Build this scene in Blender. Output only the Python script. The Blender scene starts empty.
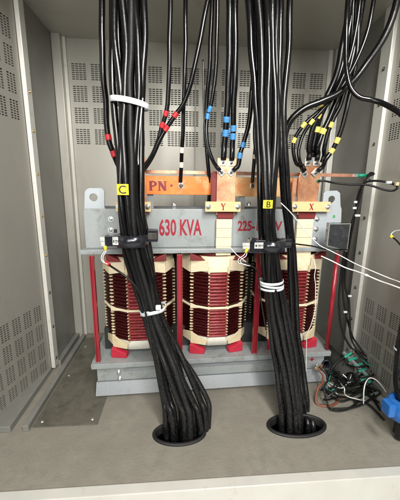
import bpy, bmesh, math, random
from mathutils import Vector, Matrix
random.seed(7)
D = bpy.data
S = bpy.context.scene
COL = S.collection
PI = math.pi

# ------------------------------------------------------------------ camera frame (pixel -> point in space)
FPX = 291.0
_p, _a, _r = math.radians(12), math.radians(4.5), math.radians(.7)
CF = Vector((math.sin(_a)*math.cos(_p), math.cos(_a)*math.cos(_p), -math.sin(_p)))
_R0 = Vector((math.cos(_a), -math.sin(_a), 0))
_U0 = _R0.cross(CF)
CR = math.cos(_r)*_R0 + math.sin(_r)*_U0
CU = math.cos(_r)*_U0 - math.sin(_r)*_R0
CP = Vector((0, 0, 1))
def ray(px, py): return CF + CR*((px-200)/FPX) - CU*((py-250)/FPX)
def hit(px, py, v, ax):
    d = ray(px, py); return CP + d*((v-CP[ax])/d[ax])
def at(px, py, Y): return hit(px, py, Y, 1)
def atx(px, py, X): return hit(px, py, X, 0)
# transformer frame: slightly turned
TY = math.radians(2.2)
TM = Matrix.Translation((0.2, 1.4, 0)) @ Matrix.Rotation(TY, 4, 'Z') @ Matrix.Translation((-0.2, -1.4, 0))
TI = TM.inverted()
def att(px, py, y):                       # local point on local plane y
    o = TI @ CP; d = (TI.to_3x3() @ ray(px, py))
    return o + d*((y-o.y)/d.y)
def W(p): return TM @ Vector(p)
FZ = -0.04

# ------------------------------------------------------------------ materials
M = {}
def mat(name, col, rough=.5, metal=0, coat=0, col2=None, nscale=8, nfac=.5, rvar=.12, bump=0, bscale=60, dust=None, stretch=None, spec=None):
    m = D.materials.new(name); m.use_nodes = True
    nt = m.node_tree; b = nt.nodes['Principled BSDF']; L = nt.links
    b.inputs['Base Color'].default_value = (*col, 1); b.inputs['Roughness'].default_value = rough
    b.inputs['Metallic'].default_value = metal; b.inputs['Coat Weight'].default_value = coat
    b.inputs['Coat Roughness'].default_value = .12
    if spec is not None: b.inputs['Specular IOR Level'].default_value = spec
    tc = nt.nodes.new('ShaderNodeTexCoord'); vec = tc.outputs['Object']
    if stretch:
        mp = nt.nodes.new('ShaderNodeMapping'); mp.inputs['Scale'].default_value = stretch
        L.new(vec, mp.inputs[0]); vec = mp.outputs[0]
    n = nt.nodes.new('ShaderNodeTexNoise'); n.inputs['Scale'].default_value = nscale; n.inputs['Detail'].default_value = 6
    n.inputs['Roughness'].default_value = .6
    L.new(vec, n.inputs['Vector'])
    cr = nt.nodes.new('ShaderNodeValToRGB'); cr.color_ramp.elements[0].position = .35; cr.color_ramp.elements[1].position = .68
    c2 = col2 or tuple(c*(1-.25*nfac*2) for c in col)
    cr.color_ramp.elements[0].color = (*c2, 1); cr.color_ramp.elements[1].color = (*col, 1)
    L.new(n.outputs[0], cr.inputs[0]); out = cr.outputs[0]
    if dust:
        n3 = nt.nodes.new('ShaderNodeTexNoise'); n3.inputs['Scale'].default_value = dust[1]; n3.inputs['Detail'].default_value = 8
        n3.inputs['Roughness'].default_value = .75
        L.new(vec, n3.inputs['Vector'])
        c3 = nt.nodes.new('ShaderNodeValToRGB'); c3.color_ramp.elements[0].position = dust[2]; c3.color_ramp.elements[1].position = dust[2]+.16
        c3.color_ramp.elements[0].color = (0,0,0,1); c3.color_ramp.elements[1].color = (dust[3],)*3+(1,)
        L.new(n3.outputs[0], c3.inputs[0])
        mx = nt.nodes.new('ShaderNodeMixRGB'); L.new(c3.outputs[0], mx.inputs[0]); L.new(out, mx.inputs[1])
        mx.inputs[2].default_value = (*dust[0], 1); out = mx.outputs[0]
    L.new(out, b.inputs['Base Color'])
    mr = nt.nodes.new('ShaderNodeMapRange'); mr.inputs['To Min'].default_value = max(.03, rough-rvar); mr.inputs['To Max'].default_value = min(1, rough+rvar)
    L.new(n.outputs[0], mr.inputs['Value']); L.new(mr.outputs[0], b.inputs['Roughness'])
    if bump:
        n2 = nt.nodes.new('ShaderNodeTexNoise'); n2.inputs['Scale'].default_value = bscale; n2.inputs['Detail'].default_value = 4
        L.new(vec, n2.inputs['Vector'])
        bp = nt.nodes.new('ShaderNodeBump'); bp.inputs['Strength'].default_value = bump; bp.inputs['Distance'].default_value = .004
        L.new(n2.outputs[0], bp.inputs['Height']); L.new(bp.outputs[0], b.inputs['Normal'])
    M[name] = m; return m
mat('panel', (.48,.465,.41), .40, .25, nscale=3, nfac=.22, bump=.06, bscale=9, stretch=(1,1,.35), dust=((.32,.30,.25), 5, .52, .5))
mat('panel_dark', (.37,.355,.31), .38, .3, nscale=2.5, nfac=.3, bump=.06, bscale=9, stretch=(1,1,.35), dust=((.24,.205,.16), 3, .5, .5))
mat('side_bay', (.27,.27,.245), .45, .2, nscale=3, nfac=.4, dust=((.17,.16,.13), 4, .5, .35))  # same sheet as panel, with the side walls' shade put into the colour
mat('post', (.70,.69,.63), .38, .2, nscale=10, nfac=.15, dust=((.35,.31,.24), 14, .58, .5))
mat('void', (.035,.035,.03), .8)
mat('slot', (.24,.235,.21), .8)
mat('tgrey', (.33,.355,.355), .42, .05, nscale=7, nfac=.2, bump=.08, bscale=90, dust=((.15,.135,.11), 13, .51, .6))
mat('tgrey_dark', (.27,.29,.30), .42, .05, nscale=7, nfac=.25, bump=.08, bscale=90, dust=((.16,.15,.13), 18, .55, .5))
mat('lug_grey', (.42,.455,.48), .40, .05, nscale=9, nfac=.12, bump=.06, bscale=80, dust=((.33,.33,.33), 20, .58, .4))
mat('red_rod', (.33,.015,.028), .35, 0, .3, nscale=14, nfac=.4, dust=((.2,.03,.03), 20, .55, .4))
mat('red_block', (.50,.02,.045), .5, nscale=25, nfac=.3, dust=((.35,.03,.03), 30, .55, .5))
mat('maroon', (.20,.018,.018), .55, nscale=12, nfac=.4)
mat('letter_red', (.33,.008,.025), .6, nscale=40, nfac=.2)
mat('letter_maroon', (.22,.02,.04), .5, nscale=40, nfac=.2)
mat('winding_highlight', (.31,.028,.032), .30, .65, .3, nscale=26, nfac=.8, rvar=.12, bump=.6, bscale=200, stretch=(1,1,2.5), dust=((.14,.012,.014), 22, .5, .7))  # highlight on the coil front, held in a brighter base colour
mat('winding', (.11,.009,.011), .29, .8, .2, nscale=26, nfac=.8, rvar=.10, bump=.5, bscale=220, stretch=(1,1,2.5), dust=((.05,.008,.01), 20, .48, .7))
mat('winding_dark', (.07,.008,.01), .35, .2, .2, nscale=30, nfac=.5, bump=.3, bscale=220)
mat('paper', (.80,.69,.48), .7, nscale=16, nfac=.2, bump=.3, bscale=60, dust=((.52,.36,.18), 22, .55, .5))
mat('comb', (.78,.66,.42), .65, nscale=30, nfac=.3, dust=((.42,.28,.13), 40, .55, .6))
mat('white_paper', (.84,.82,.72), .65, nscale=16, nfac=.1, bump=.35, bscale=50, dust=((.58,.48,.33), 14, .56, .6))
mat('copper', (.88,.47,.28), .36, .8, nscale=9, nfac=.7, rvar=.14, bump=.06, bscale=60, dust=((.50,.17,.07), 14, .47, .75))
mat('copper_strip', (.74,.38,.25), .4, .75, nscale=20, nfac=.4, dust=((.30,.13,.08), 25, .52, .6))
mat('orange_bar', (.82,.25,.045), .38, .15, .2, nscale=10, nfac=.15, col2=(.70,.17,.03), dust=((.90,.48,.26), 9, .54, .65))
mat('gold_bar', (.95,.62,.30), .36, .55, nscale=9, nfac=.2, dust=((.86,.30,.10), 6, .47, .8))
mat('block_wood', (.74,.54,.27), .5, nscale=20, nfac=.25, bump=.1, stretch=(.3,1,3), dust=((.5,.33,.14), 24, .56, .5))
mat('sheath', (.0035,.0035,.004), .24, 0, .1, spec=.42, nscale=40, nfac=.3, rvar=.09, bump=.12, bscale=45)
mat('sheath_dusty', (.013,.013,.013), .38, 0, nscale=40, nfac=.3, bump=.3, bscale=150, dust=((.12,.12,.12), 130, .52, .6))
mat('sheath_matt', (.006,.006,.006), .46, spec=.35, nscale=40, nfac=.3, bump=.25, bscale=250)
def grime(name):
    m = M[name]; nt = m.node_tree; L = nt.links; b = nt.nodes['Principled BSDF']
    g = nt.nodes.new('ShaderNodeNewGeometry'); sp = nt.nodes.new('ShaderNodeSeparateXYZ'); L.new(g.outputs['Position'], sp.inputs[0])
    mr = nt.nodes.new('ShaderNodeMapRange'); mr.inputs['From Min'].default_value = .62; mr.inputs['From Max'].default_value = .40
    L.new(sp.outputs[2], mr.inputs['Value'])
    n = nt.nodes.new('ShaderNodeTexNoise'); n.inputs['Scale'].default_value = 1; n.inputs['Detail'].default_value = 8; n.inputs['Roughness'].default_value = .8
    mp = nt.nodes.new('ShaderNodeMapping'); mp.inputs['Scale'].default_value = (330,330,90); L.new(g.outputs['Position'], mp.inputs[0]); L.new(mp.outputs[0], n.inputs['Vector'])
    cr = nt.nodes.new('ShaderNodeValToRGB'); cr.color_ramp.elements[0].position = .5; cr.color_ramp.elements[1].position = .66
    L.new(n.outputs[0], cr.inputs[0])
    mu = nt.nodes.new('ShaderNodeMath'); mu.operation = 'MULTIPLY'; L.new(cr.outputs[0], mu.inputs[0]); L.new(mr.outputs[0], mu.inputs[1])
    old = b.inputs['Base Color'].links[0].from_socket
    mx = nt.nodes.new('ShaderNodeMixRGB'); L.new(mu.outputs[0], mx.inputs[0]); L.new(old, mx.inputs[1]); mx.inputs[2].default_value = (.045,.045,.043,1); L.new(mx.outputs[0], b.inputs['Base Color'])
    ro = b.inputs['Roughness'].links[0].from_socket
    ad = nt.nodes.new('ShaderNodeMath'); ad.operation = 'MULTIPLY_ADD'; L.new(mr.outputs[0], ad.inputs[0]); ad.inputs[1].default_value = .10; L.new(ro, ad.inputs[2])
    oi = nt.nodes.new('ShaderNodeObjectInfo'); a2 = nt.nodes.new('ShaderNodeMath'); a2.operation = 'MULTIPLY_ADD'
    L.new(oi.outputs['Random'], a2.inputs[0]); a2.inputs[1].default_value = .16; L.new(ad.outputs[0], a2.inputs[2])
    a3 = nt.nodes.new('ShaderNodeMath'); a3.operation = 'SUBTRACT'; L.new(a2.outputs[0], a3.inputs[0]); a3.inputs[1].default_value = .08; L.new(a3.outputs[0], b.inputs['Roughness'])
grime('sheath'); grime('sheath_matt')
mat('rubber', (.012,.012,.012), .6, nscale=20, nfac=.4, bump=.1)
mat('tape_red', (.62,.025,.035), .42, nscale=60, bump=.1)
mat('tape_blue', (.06,.27,.58), .42, nscale=60, nfac=.25, bump=.15)
mat('tape_yellow', (.88,.68,.14), .42, nscale=60, nfac=.2, bump=.15)
mat('tape_white', (.85,.72,.58), .5, nscale=60, nfac=.15)
mat('tape_green', (.01,.30,.17), .4, nscale=60, nfac=.3)
mat('tinned', (.72,.72,.70), .30, .85, nscale=60, nfac=.35, bump=.1, bscale=120)
mat('zinc', (.72,.73,.72), .28, .9, nscale=50, nfac=.3)
mat('bolt_dark', (.16,.15,.13), .35, .9, nscale=60)
mat('brass', (.78,.58,.22), .3, .9, nscale=60, nfac=.3)
mat('white_plastic', (.74,.78,.80), .38, nscale=20, nfac=.1)
mat('wire_white', (.82,.82,.78), .4, nscale=20, nfac=.1)
mat('black_plastic', (.014,.015,.02), .22, 0, .3, nscale=30, nfac=.3, rvar=.05)
mat('label_grey', (.55,.56,.53), .5, nscale=40)
mat('tag_yellow', (.95,.72,.03), .4, nscale=60, nfac=.1)
mat('ink', (.02,.02,.02), .5)
mat('meter_face', (.075,.08,.085), .3, .6, nscale=35, nfac=.6, bump=.2, bscale=30, dust=((.3,.31,.32), 45, .55, .45))
mat('green_sticker', (.05,.35,.12), .5)
mat('blue_plastic', (.02,.15,.50), .28, 0, .3, nscale=20, nfac=.3, bump=.15, bscale=30)
mat('floor', (.28,.26,.215), .6, 0, nscale=22, nfac=.35, bump=.35, bscale=110, dust=((.17,.15,.12), 11, .5, .5))
mat('floor_shade', (.15,.14,.11), .5, .1, nscale=24, nfac=.4, dust=((.05,.045,.03), 9, .5, .6))  # shadow tone for the sheet on the left floor
mat('concrete', (.62,.61,.58), .8, 0, nscale=4, nfac=.2, bump=.4, bscale=70, dust=((.38,.36,.32), 5, .52, .5))
mat('core', (.05,.055,.055), .5, .4, nscale=20)
mat('green_wire', (.03,.42,.28), .4, nscale=40, nfac=.3)
mat('brown_wire', (.22,.07,.035), .45, nscale=40)

# ------------------------------------------------------------------ mesh helpers
class MB:
    def __init__(s): s.v, s.f, s.m = [], [], []
    def add(s, vs, fs, mi=0):
        o = len(s.v); s.v += [Vector(v) for v in vs]
        s.f += [tuple(i+o for i in f) for f in fs]; s.m += [mi]*len(fs); return s
    def box(s, a, b, mi=0, mtx=None):
        x0,y0,z0 = a; x1,y1,z1 = b
        vs = [Vector(q) for q in ((x0,y0,z0),(x1,y0,z0),(x1,y1,z0),(x0,y1,z0),(x0,y0,z1),(x1,y0,z1),(x1,y1,z1),(x0,y1,z1))]
        if mtx: vs = [mtx @ v for v in vs]
        return s.add(vs, [(0,3,2,1),(4,5,6,7),(0,1,5,4),(1,2,6,5),(2,3,7,6),(3,0,4,7)], mi)
    def prism(s, pts, d, mi=0):            # planar polygon (list of Vector) extruded by vector d
        n = len(pts); pts = [Vector(p) for p in pts]; d = Vector(d)
        fs = [tuple(range(n)), tuple(reversed(range(n, 2*n)))] + [(i, i+n, (i+1)%n+n, (i+1)%n) for i in range(n)]
        return s.add(pts+[p+d for p in pts], fs, mi)
    def cyl(s, a, b, r, n=16, mi=0, r2=None, rot=0):
        a, b = Vector(a), Vector(b); z = (b-a).normalized()
        x = z.orthogonal().normalized(); y = z.cross(x); r2 = r if r2 is None else r2
        ring = [(math.cos(2*PI*i/n+rot)*x + math.sin(2*PI*i/n+rot)*y) for i in range(n)]
        vs = [a+q*r for q in ring]+[b+q*r2 for q in ring]
        return s.add(vs, [(i,(i+1)%n,(i+1)%n+n,i+n) for i in range(n)]+[tuple(reversed(range(n))), tuple(range(n,2*n))], mi)
    def tube(s, pts, r, n=10, mi=0, caps=True, radii=None):
        P = [Vector(p) for p in pts]; N = len(P)
        t0 = (P[1]-P[0]).normalized(); x = t0.orthogonal().normalized(); vs = []
        for i in range(N):
            t = (P[min(i+1,N-1)]-P[max(i-1,0)]).normalized()
            x = (x - t*x.dot(t)).normalized(); y = t.cross(x)
            rr = radii[i] if radii else r
            vs += [P[i]+(math.cos(2*PI*k/n)*x+math.sin(2*PI*k/n)*y)*rr for k in range(n)]
        fs = [(i*n+k, i*n+(k+1)%n, (i+1)*n+(k+1)%n, (i+1)*n+k) for i in range(N-1) for k in range(n)]
        if caps: fs += [tuple(reversed(range(n))), tuple(range((N-1)*n, N*n))]
        return s.add(vs, fs, mi)
    def build(s, name, mats, parent=None, bevel=0, smooth=False, kind=None, seg=2):
        me = D.meshes.new(name); me.from_pydata([tuple(v) for v in s.v], [], s.f)
        if not isinstance(mats, (list, tuple)): mats = [mats]
        for m in mats: me.materials.append(M[m])
        me.polygons.foreach_set('material_index', s.m)
        bm = bmesh.new(); bm.from_mesh(me); bmesh.ops.recalc_face_normals(bm, faces=bm.faces); bm.to_mesh(me); bm.free()
        if smooth: me.polygons.foreach_set('use_smooth', [len(p.vertices) <= 4 for p in me.polygons])
        me.update()
        o = D.objects.new(name, me); COL.objects.link(o)
        if parent: o.parent = parent
        if bevel:
            b = o.modifiers.new('bevel', 'BEVEL'); b.width = bevel; b.segments = seg; b.limit_method = 'ANGLE'; b.angle_limit = math.radians(40)
        if kind: o['kind'] = kind
        return o
def tag(o, label=None, cat=None, group=None):
    if label: o['label'] = label
    if cat: o['category'] = cat
    if group: o['group'] = group
    return o
def empty(name, loc=(0,0,0), mtx=None):
    o = D.objects.new(name, None); COL.objects.link(o); o.empty_display_size = .05
    if mtx is not None: o.matrix_world = mtx
    else: o.location = loc
    return o
def spline(pts, step=.02):                # Catmull-Rom through points (centripetal-ish)
    P = [Vector(p) for p in pts]
    if len(P) == 2: P = [P[0], (P[0]+P[1])/2, P[1]]
    P = [P[0]*2-P[1]] + P + [P[-1]*2-P[-2]]
    out = []
    for i in range(1, len(P)-2):
        a,b,c,d = P[i-1:i+3]; n = max(2, int((c-b).length/step))
        for k in range(n):
            t = k/n
            out.append(.5*((2*b)+(c-a)*t+(2*a-5*b+4*c-d)*t*t+(3*b-a-3*c+d)*t**3))
    out.append(P[-2]); return out
def nearest(path, q):
    return min(range(len(path)), key=lambda i: (path[i]-q).length)
def pathproj(path, px, py):               # index on the path that shows closest to a pixel
    best, bi = 1e9, 0
    for i, p in enumerate(path):
        d = p-CP; z = d.dot(CF); x = 200+FPX*d.dot(CR)/z; y = 250-FPX*d.dot(CU)/z
        e = (x-px)**2+(y-py)**2
        if e < best: best, bi = e, i
    return bi
def seg_between(path, i, L):              # sub path of about length L centred on i
    a = b = i; tot = 0
    while tot < L and (a > 0 or b < len(path)-1):
        if a > 0: tot += (path[a]-path[a-1]).length; a -= 1
        if b < len(path)-1 and tot < L: tot += (path[b+1]-path[b]).length; b += 1
    return path[a:b+1]
def cable(name, pts, r, label, cat='cable', group=None, m='sheath', bands=(), bm_='tape_red', n=12, blen=.02, step=.008):
    path = spline(pts, step)
    rr = random.Random(int(abs(pts[0][0])*1e4)+len(path)); a1, a2, a3, a4 = [rr.uniform(0, 6.3) for _ in range(4)]; L = len(path); am = min(.0013, r*.12)
    for i, p in enumerate(path):
        e = min(1, i*step/.08, (L-1-i)*step/.08); u = i*step
        path[i] = p + Vector((math.sin(u*14+a1)+.5*math.sin(u*37+a2), math.sin(u*12+a3)+.5*math.sin(u*33+a4), 0))*am*e
    o = MB().tube(path, r, n).build(name, m, smooth=True)
    tag(o, label, cat, group)
    for (px, py) in bands:
        sp = seg_between(path, pathproj(path, px, py), blen)
        sp = spline(sp, .0022); k_ = rr.uniform(.35, .65); ph = rr.uniform(0, 6)
        t = MB().tube(sp, r*1.13, 18, radii=[r*(1.11+(.05 if i/len(sp) > k_ else 0)+.018*math.sin(i*2.1+ph)) for i in range(len(sp))]).build('tape_band', bm_, o, smooth=True)
    return o, path
def hexbolt(p, d, r, parent, m='zinc', washer=True, name='bolt', L=None):
    p = Vector(p); d = Vector(d).normalized(); b = MB()
    if washer: b.cyl(p, p+d*r*.25, r*1.45, 20)
    b.cyl(p+d*r*.25, p+d*(r*1.15), r, 6, rot=random.random())
    b.cyl(p+d*(r*1.15), p+d*(L or r*1.9), r*.5, 10)
    return b.build(name, m, parent, bevel=r*.08)
def text_mesh(s, size, m, parent, origin, xdir, zdir, sx=1, off=.0, depth=.0006, name='lettering', align='LEFT', shear=0):
    cu = D.curves.new('t', 'FONT'); cu.body = s; cu.size = size; cu.extrude = depth; cu.offset = off; cu.align_x = align; cu.shear = shear
    to = D.objects.new('t', cu); COL.objects.link(to)
    dg = bpy.context.evaluated_depsgraph_get(); me = D.meshes.new_from_object(to.evaluated_get(dg))
    D.objects.remove(to); D.curves.remove(cu)
    x = Vector(xdir).normalized(); z = Vector(zdir).normalized(); nrm = x.cross(z)
    mt = Matrix((( x.x*sx, z.x, nrm.x, origin[0]), (x.y*sx, z.y, nrm.y, origin[1]), (x.z*sx, z.z, nrm.z, origin[2]), (0,0,0,1)))
    me.transform(mt); me.materials.clear(); me.materials.append(M[m])
    o = D.objects.new(name, me); COL.objects.link(o); o.parent = parent; return o
def stroke_letter(ch, h, origin, xdir, zdir, m, parent, wgt=.17, sx=1):
    """serifed block letters from bars, on a plane"""
    x = Vector(xdir).normalized(); z = Vector(zdir).normalized(); nrm = x.cross(z); o = Vector(origin); b = MB(); cnt = [0]
    def bar(x0,z0,x1,z1,w):
        a = Vector((x0,z0)); c = Vector((x1,z1)); d = (c-a).normalized(); p = Vector((-d.y, d.x))*w/2
        q = [a+p, a-p, c-p, c+p]; k = cnt[0]; cnt[0] += 1
        b.prism([o+x*(u.x*h*sx)+z*(u.y*h)+nrm*(.0002+.00012*k) for u in q], nrm*.0006)
    w = wgt
    if ch == 'P':
        bar(.12,0,.12,1,w); bar(0,.03,.27,.03,.07); bar(0,.97,.3,.97,.07)
        pts = [(.12,.95),(.38,.95),(.52,.85),(.54,.72),(.5,.58),(.36,.48),(.12,.48)]
        for p, q in zip(pts, pts[1:]): bar(*p, *q, w*.62 if abs(p[0]-q[0]) > .12 else w)
    if ch == 'N':
        bar(.12,0,.12,1,w*.6); bar(.12,.97,.62,.03,w*1.1); bar(.62,0,.62,1,w*.6); bar(0,.03,.26,.03,.07); bar(0,.97,.2,.97,.07); bar(.5,.97,.75,.97,.07)
    if ch == 'X':
        bar(.08,.98,.56,.02,w*1.15); bar(.56,.98,.08,.02,w*.6)
        for u in (.08,.56): bar(u-.12,.03,u+.12,.03,.07); bar(u-.12,.97,u+.12,.97,.07)
    if ch == 'Y':
        bar(.08,.98,.34,.48,w*1.1); bar(.6,.98,.34,.48,w*.6); bar(.34,.5,.34,0,w); bar(.2,.03,.48,.03,.07)
        for u in (.08,.6): bar(u-.12,.97,u+.12,.97,.07)
    return b.build('lettering', m, parent)

# ------------------------------------------------------------------ setting : cabinet
XL, XR, YB, ZC = -.72, 1.03, 2.0, 1.86
YPL, YPR = 1.58, 1.52
def perf_panel(name, O, u, v, w, h, blocks, m, cols=4, rows=8, bw=.088, bh=.095, th=.0015):
    """sheet with real punched slots; blocks = list of (u0, v0) lower-left corners"""
    O, u, v = Vector(O), Vector(u), Vector(v); nrm = u.cross(v)
    us, vs = {0, w}, {0, h}; hu, hv = set(), set()
    cw = bw/cols; rh = bh/rows
    U = sorted({round(b[0], 5) for b in blocks}); Vv = sorted({round(b[1], 5) for b in blocks})
    ui, vi = [], []
    for b in U:
        for c in range(cols): a = b+c*cw+cw*.10; e = b+c*cw+cw*.86; ui.append((a, e, b))
    for b in Vv:
        for c in range(rows): a = b+c*rh+rh*.22; e = b+c*rh+rh*.80; vi.append((a, e, b))
    uc = sorted([0, w]+[q for a in ui for q in a[:2]]); vc = sorted([0, h]+[q for a in vi for q in a[:2]])
    uc = [q for q in uc if 0 <= q <= w]; vc = [q for q in vc if 0 <= q <= h]
    B = {(round(b[0], 5), round(b[1], 5)) for b in blocks}
    mb = MB(); idx = {}
    for i, a in enumerate(uc):
        for j, c in enumerate(vc): idx[i, j] = len(mb.v); mb.v.append(O+u*a+v*c)
    for i in range(len(uc)-1):
        mu = (uc[i]+uc[i+1])/2; bu = next((t[2] for t in ui if t[0] <= mu <= t[1]), None)
        for j in range(len(vc)-1):
            mv = (vc[j]+vc[j+1])/2; bv = next((t[2] for t in vi if t[0] <= mv <= t[1]), None)
            if bu is not None and bv is not None and (bu, bv) in B: continue
            mb.f.append((idx[i, j], idx[i+1, j], idx[i+1, j+1], idx[i, j+1])); mb.m.append(0)
    o = mb.build(name, m, kind='structure')
    s = o.modifiers.new('thickness', 'SOLIDIFY'); s.thickness = th; s.offset = 0
    # outer skin behind the slots
    MB().prism([O+nrm*-.008+u*-.0, O+nrm*-.008+u*w, O+nrm*-.008+u*w+v*h, O+nrm*-.008+v*h], nrm*-.003).build('outer_skin', 'slot', o)
    return o
# floor with a cable slot near the door
def slab(name, x0, x1, y0, y1, z, m): return MB().box((x0, y0, z-.03), (x1, y1, z)).build(name, m, kind='structure')
SX0, SX1, SY0, SY1 = -.42, .72, .98, 1.135
HOLES = ((.005, 1.07, .105, .055), (.53, 1.080, .125, .058))
bm = bmesh.new(); q4 = [bm.verts.new(v) for v in ((XL-.3,.86,FZ),(XR+.1,.86,FZ),(XR+.1,YB+.05,FZ),(XL-.3,YB+.05,FZ))]
ed = [bm.edges.new((q4[i], q4[(i+1)%4])) for i in range(4)]
for (hx, hy, ha, hb) in HOLES:
    hv = [bm.verts.new((hx+math.cos(2*PI*i/48)*ha, hy+math.sin(2*PI*i/48)*hb, FZ)) for i in range(48)]; ed += [bm.edges.new((hv[i], hv[(i+1)%48])) for i in range(48)]
bmesh.ops.triangle_fill(bm, edges=ed, use_beauty=True)
g = bmesh.ops.extrude_face_region(bm, geom=list(bm.faces)); bmesh.ops.translate(bm, verts=[e for e in g['geom'] if isinstance(e, bmesh.types.BMVert)], vec=(0,0,-.03))
bmesh.ops.recalc_face_normals(bm, faces=bm.faces); me = D.meshes.new('cabinet_floor'); bm.to_mesh(me); bm.free(); me.materials.append(M['floor'])
fo = D.objects.new('cabinet_floor', me); COL.objects.link(fo); fo['kind'] = 'structure'
MB().box((XL-.2, .88, FZ-.40), (XR, 1.3, FZ-.38)).box((XL-.2,.88,FZ-.379),(XR,.9,FZ-.031)).box((XL-.2,1.28,FZ-.379),(XR,1.3,FZ-.031)).box((XL-.2,.901,FZ-.379),(XL-.18,1.279,FZ-.031)).box((XR-.02,.901,FZ-.379),(XR,1.279,FZ-.031)).build('cable_trench', 'void', kind='structure')
MB().box((-4, -2.5, FZ-.25), (4.5, .86, FZ-.11)).build('concrete_ground', 'concrete', kind='structure')
MB().box((XL-.3, .82, FZ-.108), (XR+.1, .8595, FZ+.006)).build('door_sill', 'post', bevel=.003, kind='structure')
# back wall: three sheets of punched slots
bl = []
for i in range(17):
    for j, z in enumerate((1.262, 1.386, 1.510, 1.634)):
        bl.append((.085+i*.1145 - (0 if i < 16 else 0), z-FZ))
bl = [b for b in bl if b[0]+.09 < XR-XL-.04]
perf_panel('back_wall', (XL, YB, FZ), (1,0,0), (0,0,1), XR-XL, ZC-FZ, bl, 'panel')
for x, nm in ((XL+.055, 'left'), (.115, 'middle'), (XR-.06, 'right')):
    b = MB().box((x-.003, YB-.012, FZ), (x+.003, YB-.0012, ZC)) if nm == 'middle' else MB().box((x-.012, YB-.02, FZ), (x+.012, YB-.0012, ZC))
    b.build('back_seam', 'panel' if nm == 'middle' else 'post', bevel=.002, kind='structure')
# side bays behind the posts
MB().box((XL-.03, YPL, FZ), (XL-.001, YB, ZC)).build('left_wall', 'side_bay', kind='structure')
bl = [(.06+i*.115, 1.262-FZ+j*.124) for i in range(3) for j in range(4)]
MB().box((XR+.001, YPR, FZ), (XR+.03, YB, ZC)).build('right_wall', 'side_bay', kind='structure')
lc = MB(); lc.box((XL, YB-.06, FZ), (XL+.05, YB-.0205, ZC)); lc.build('left_corner_post', 'panel', bevel=.003, kind='structure')
for k, z in enumerate((.55, .85, 1.1, 1.35)):
    pass
rc = MB(); rc.box((XR-.035, YB-.06, FZ), (XR, YB-.0205, ZC)); rc.build('right_corner_post', 'post', bevel=.003, kind='structure')
# front posts with their screws
lp = MB().box((XL-.003, YPL-.03, FZ+.02), (XL+.018, YPL+.022, ZC)).build('left_post', 'post', bevel=.003, kind='structure')
rp = MB().box((XR-.018, YPR-.045, FZ), (XR+.003, YPR+.03, ZC)).build('right_post', 'post', bevel=.003, kind='structure')
def screw(p, d, par, m='bolt_dark', r=.006):
    MB().cyl(p, Vector(p)+Vector(d)*.0015, r*1.5, 16).cyl(Vector(p)+Vector(d)*.0015, Vector(p)+Vector(d)*.005, r, 12, r2=r*.6).build('screw', m, par, smooth=False)
for (px, py) in ((27,90),(33.5,131),(37.5,174),(42.5,216),(46.5,255),(50.5,292),(53.5,326),(56,358)):
    q = atx(px, py, XL+.018); screw((XL+.018, YPL-.005, q.z), (1,0,0), lp, 'brass' if py < 260 else 'bolt_dark')
for (px, py) in ((382,70),(379,105),(375,144),(369,180),(364,218),(358,252),(353,286),(348,316),(343,345)):
    q = atx(px, py, XR-.018); screw((XR-.018, YPR-.012, q.z), (-1,0,0), rp, 'bolt_dark')
# right side panel (door side) toward the viewer, punched
bl = []
zt0 = atx(364, 296, XR).z-FZ; zu0 = atx(390, 141, XR).z-FZ
for i in range(8):
    for j in range(5): bl.append((.040+i*.094, zt0-.08-j*.1))
    for j in range(4): bl.append((.040+i*.094, zu0+j*.108))
bl = [b for b in bl if b[1] > .01 and b[1] < ZC-FZ-.1]
perf_panel('right_side_panel', (XR+.001, YPR-.046, FZ), (0,-1,0), (0,0,1), .85, ZC-FZ, bl, 'panel', bw=.072, bh=.08)
# left door leaf, opened outward about 14 degrees past straight
da = math.radians(-14.3); du = Vector((math.sin(da), -math.cos(da), 0))
bl = []
zt0 = atx(42, 302, XL-.02).z-FZ; zu0 = atx(20, 124, XL-.05).z-FZ
for i in range(11):
    for j in range(5): bl.append((.032+i*.070, zt0-.085-j*.108))
    for j in range(4): bl.append((.032+i*.070, zu0+j*.112))
bl = [(round(.86-.052-b[0], 5), b[1]) for b in bl if b[1] > .01 and b[1] < ZC-FZ-.1]
perf_panel('left_door', Vector((XL-.004, YPL-.032, FZ))+du*.86, -du, (0,0,1), .86, ZC-FZ, bl, 'panel_dark', bw=.052, bh=.085, cols=3)
fp = MB().box((XL+.08, 1.14, FZ+.001), (-.36, YB-.08, FZ+.005)).build('shade_sheet', 'floor_shade', bevel=.001, kind='structure')  # added dark sheet with screws, standing in for shade on the left floor
for q in ((XL+.11, 1.17), (-.39, 1.17), (XL+.11, 1.5), (XL+.11, 1.8)):
    MB().cyl((q[0], q[1], FZ+.0052), (q[0], q[1], FZ+.008), .008, 14, r2=.005).build('screw', 'zinc', fp)
MB().box((XL-.4, .75, ZC), (XR+.1, YB+.05, ZC+.02)).build('cabinet_ceiling', 'panel', kind='structure')
MB().box((XL, YPL+.02, FZ), (XL+.03, YB-.062, FZ+.035)).build('floor_rail', 'side_bay', bevel=.003, kind='structure')
MB().box((XL+.05, 1.12, FZ), (XL+.075, YB-.07, FZ+.03)).box((XL-.2, 1.12, FZ+.001), (XL+.0, YPL-.04, FZ+.03)).build('floor_channel', 'side_bay', bevel=.003, kind='structure')
MB().box((XR-.03, 1.0, FZ), (XR-.004, YPR-.05, FZ+.028)).build('floor_angle', 'post', bevel=.003, kind='structure')

# ------------------------------------------------------------------ transformer
TR = empty('transformer', mtx=TM)
tag(TR, 'grey three-phase dry transformer with dark red windings standing on the cabinet floor', 'transformer')
def T(px, py, y): return att(px, py, y)
ncx = [T(137.3, 300, 1.36).x, T(218.7, 300, 1.36).x, T(298.5, 300, 1.36).x]
CYL = 1.552; RC = .191
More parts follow.
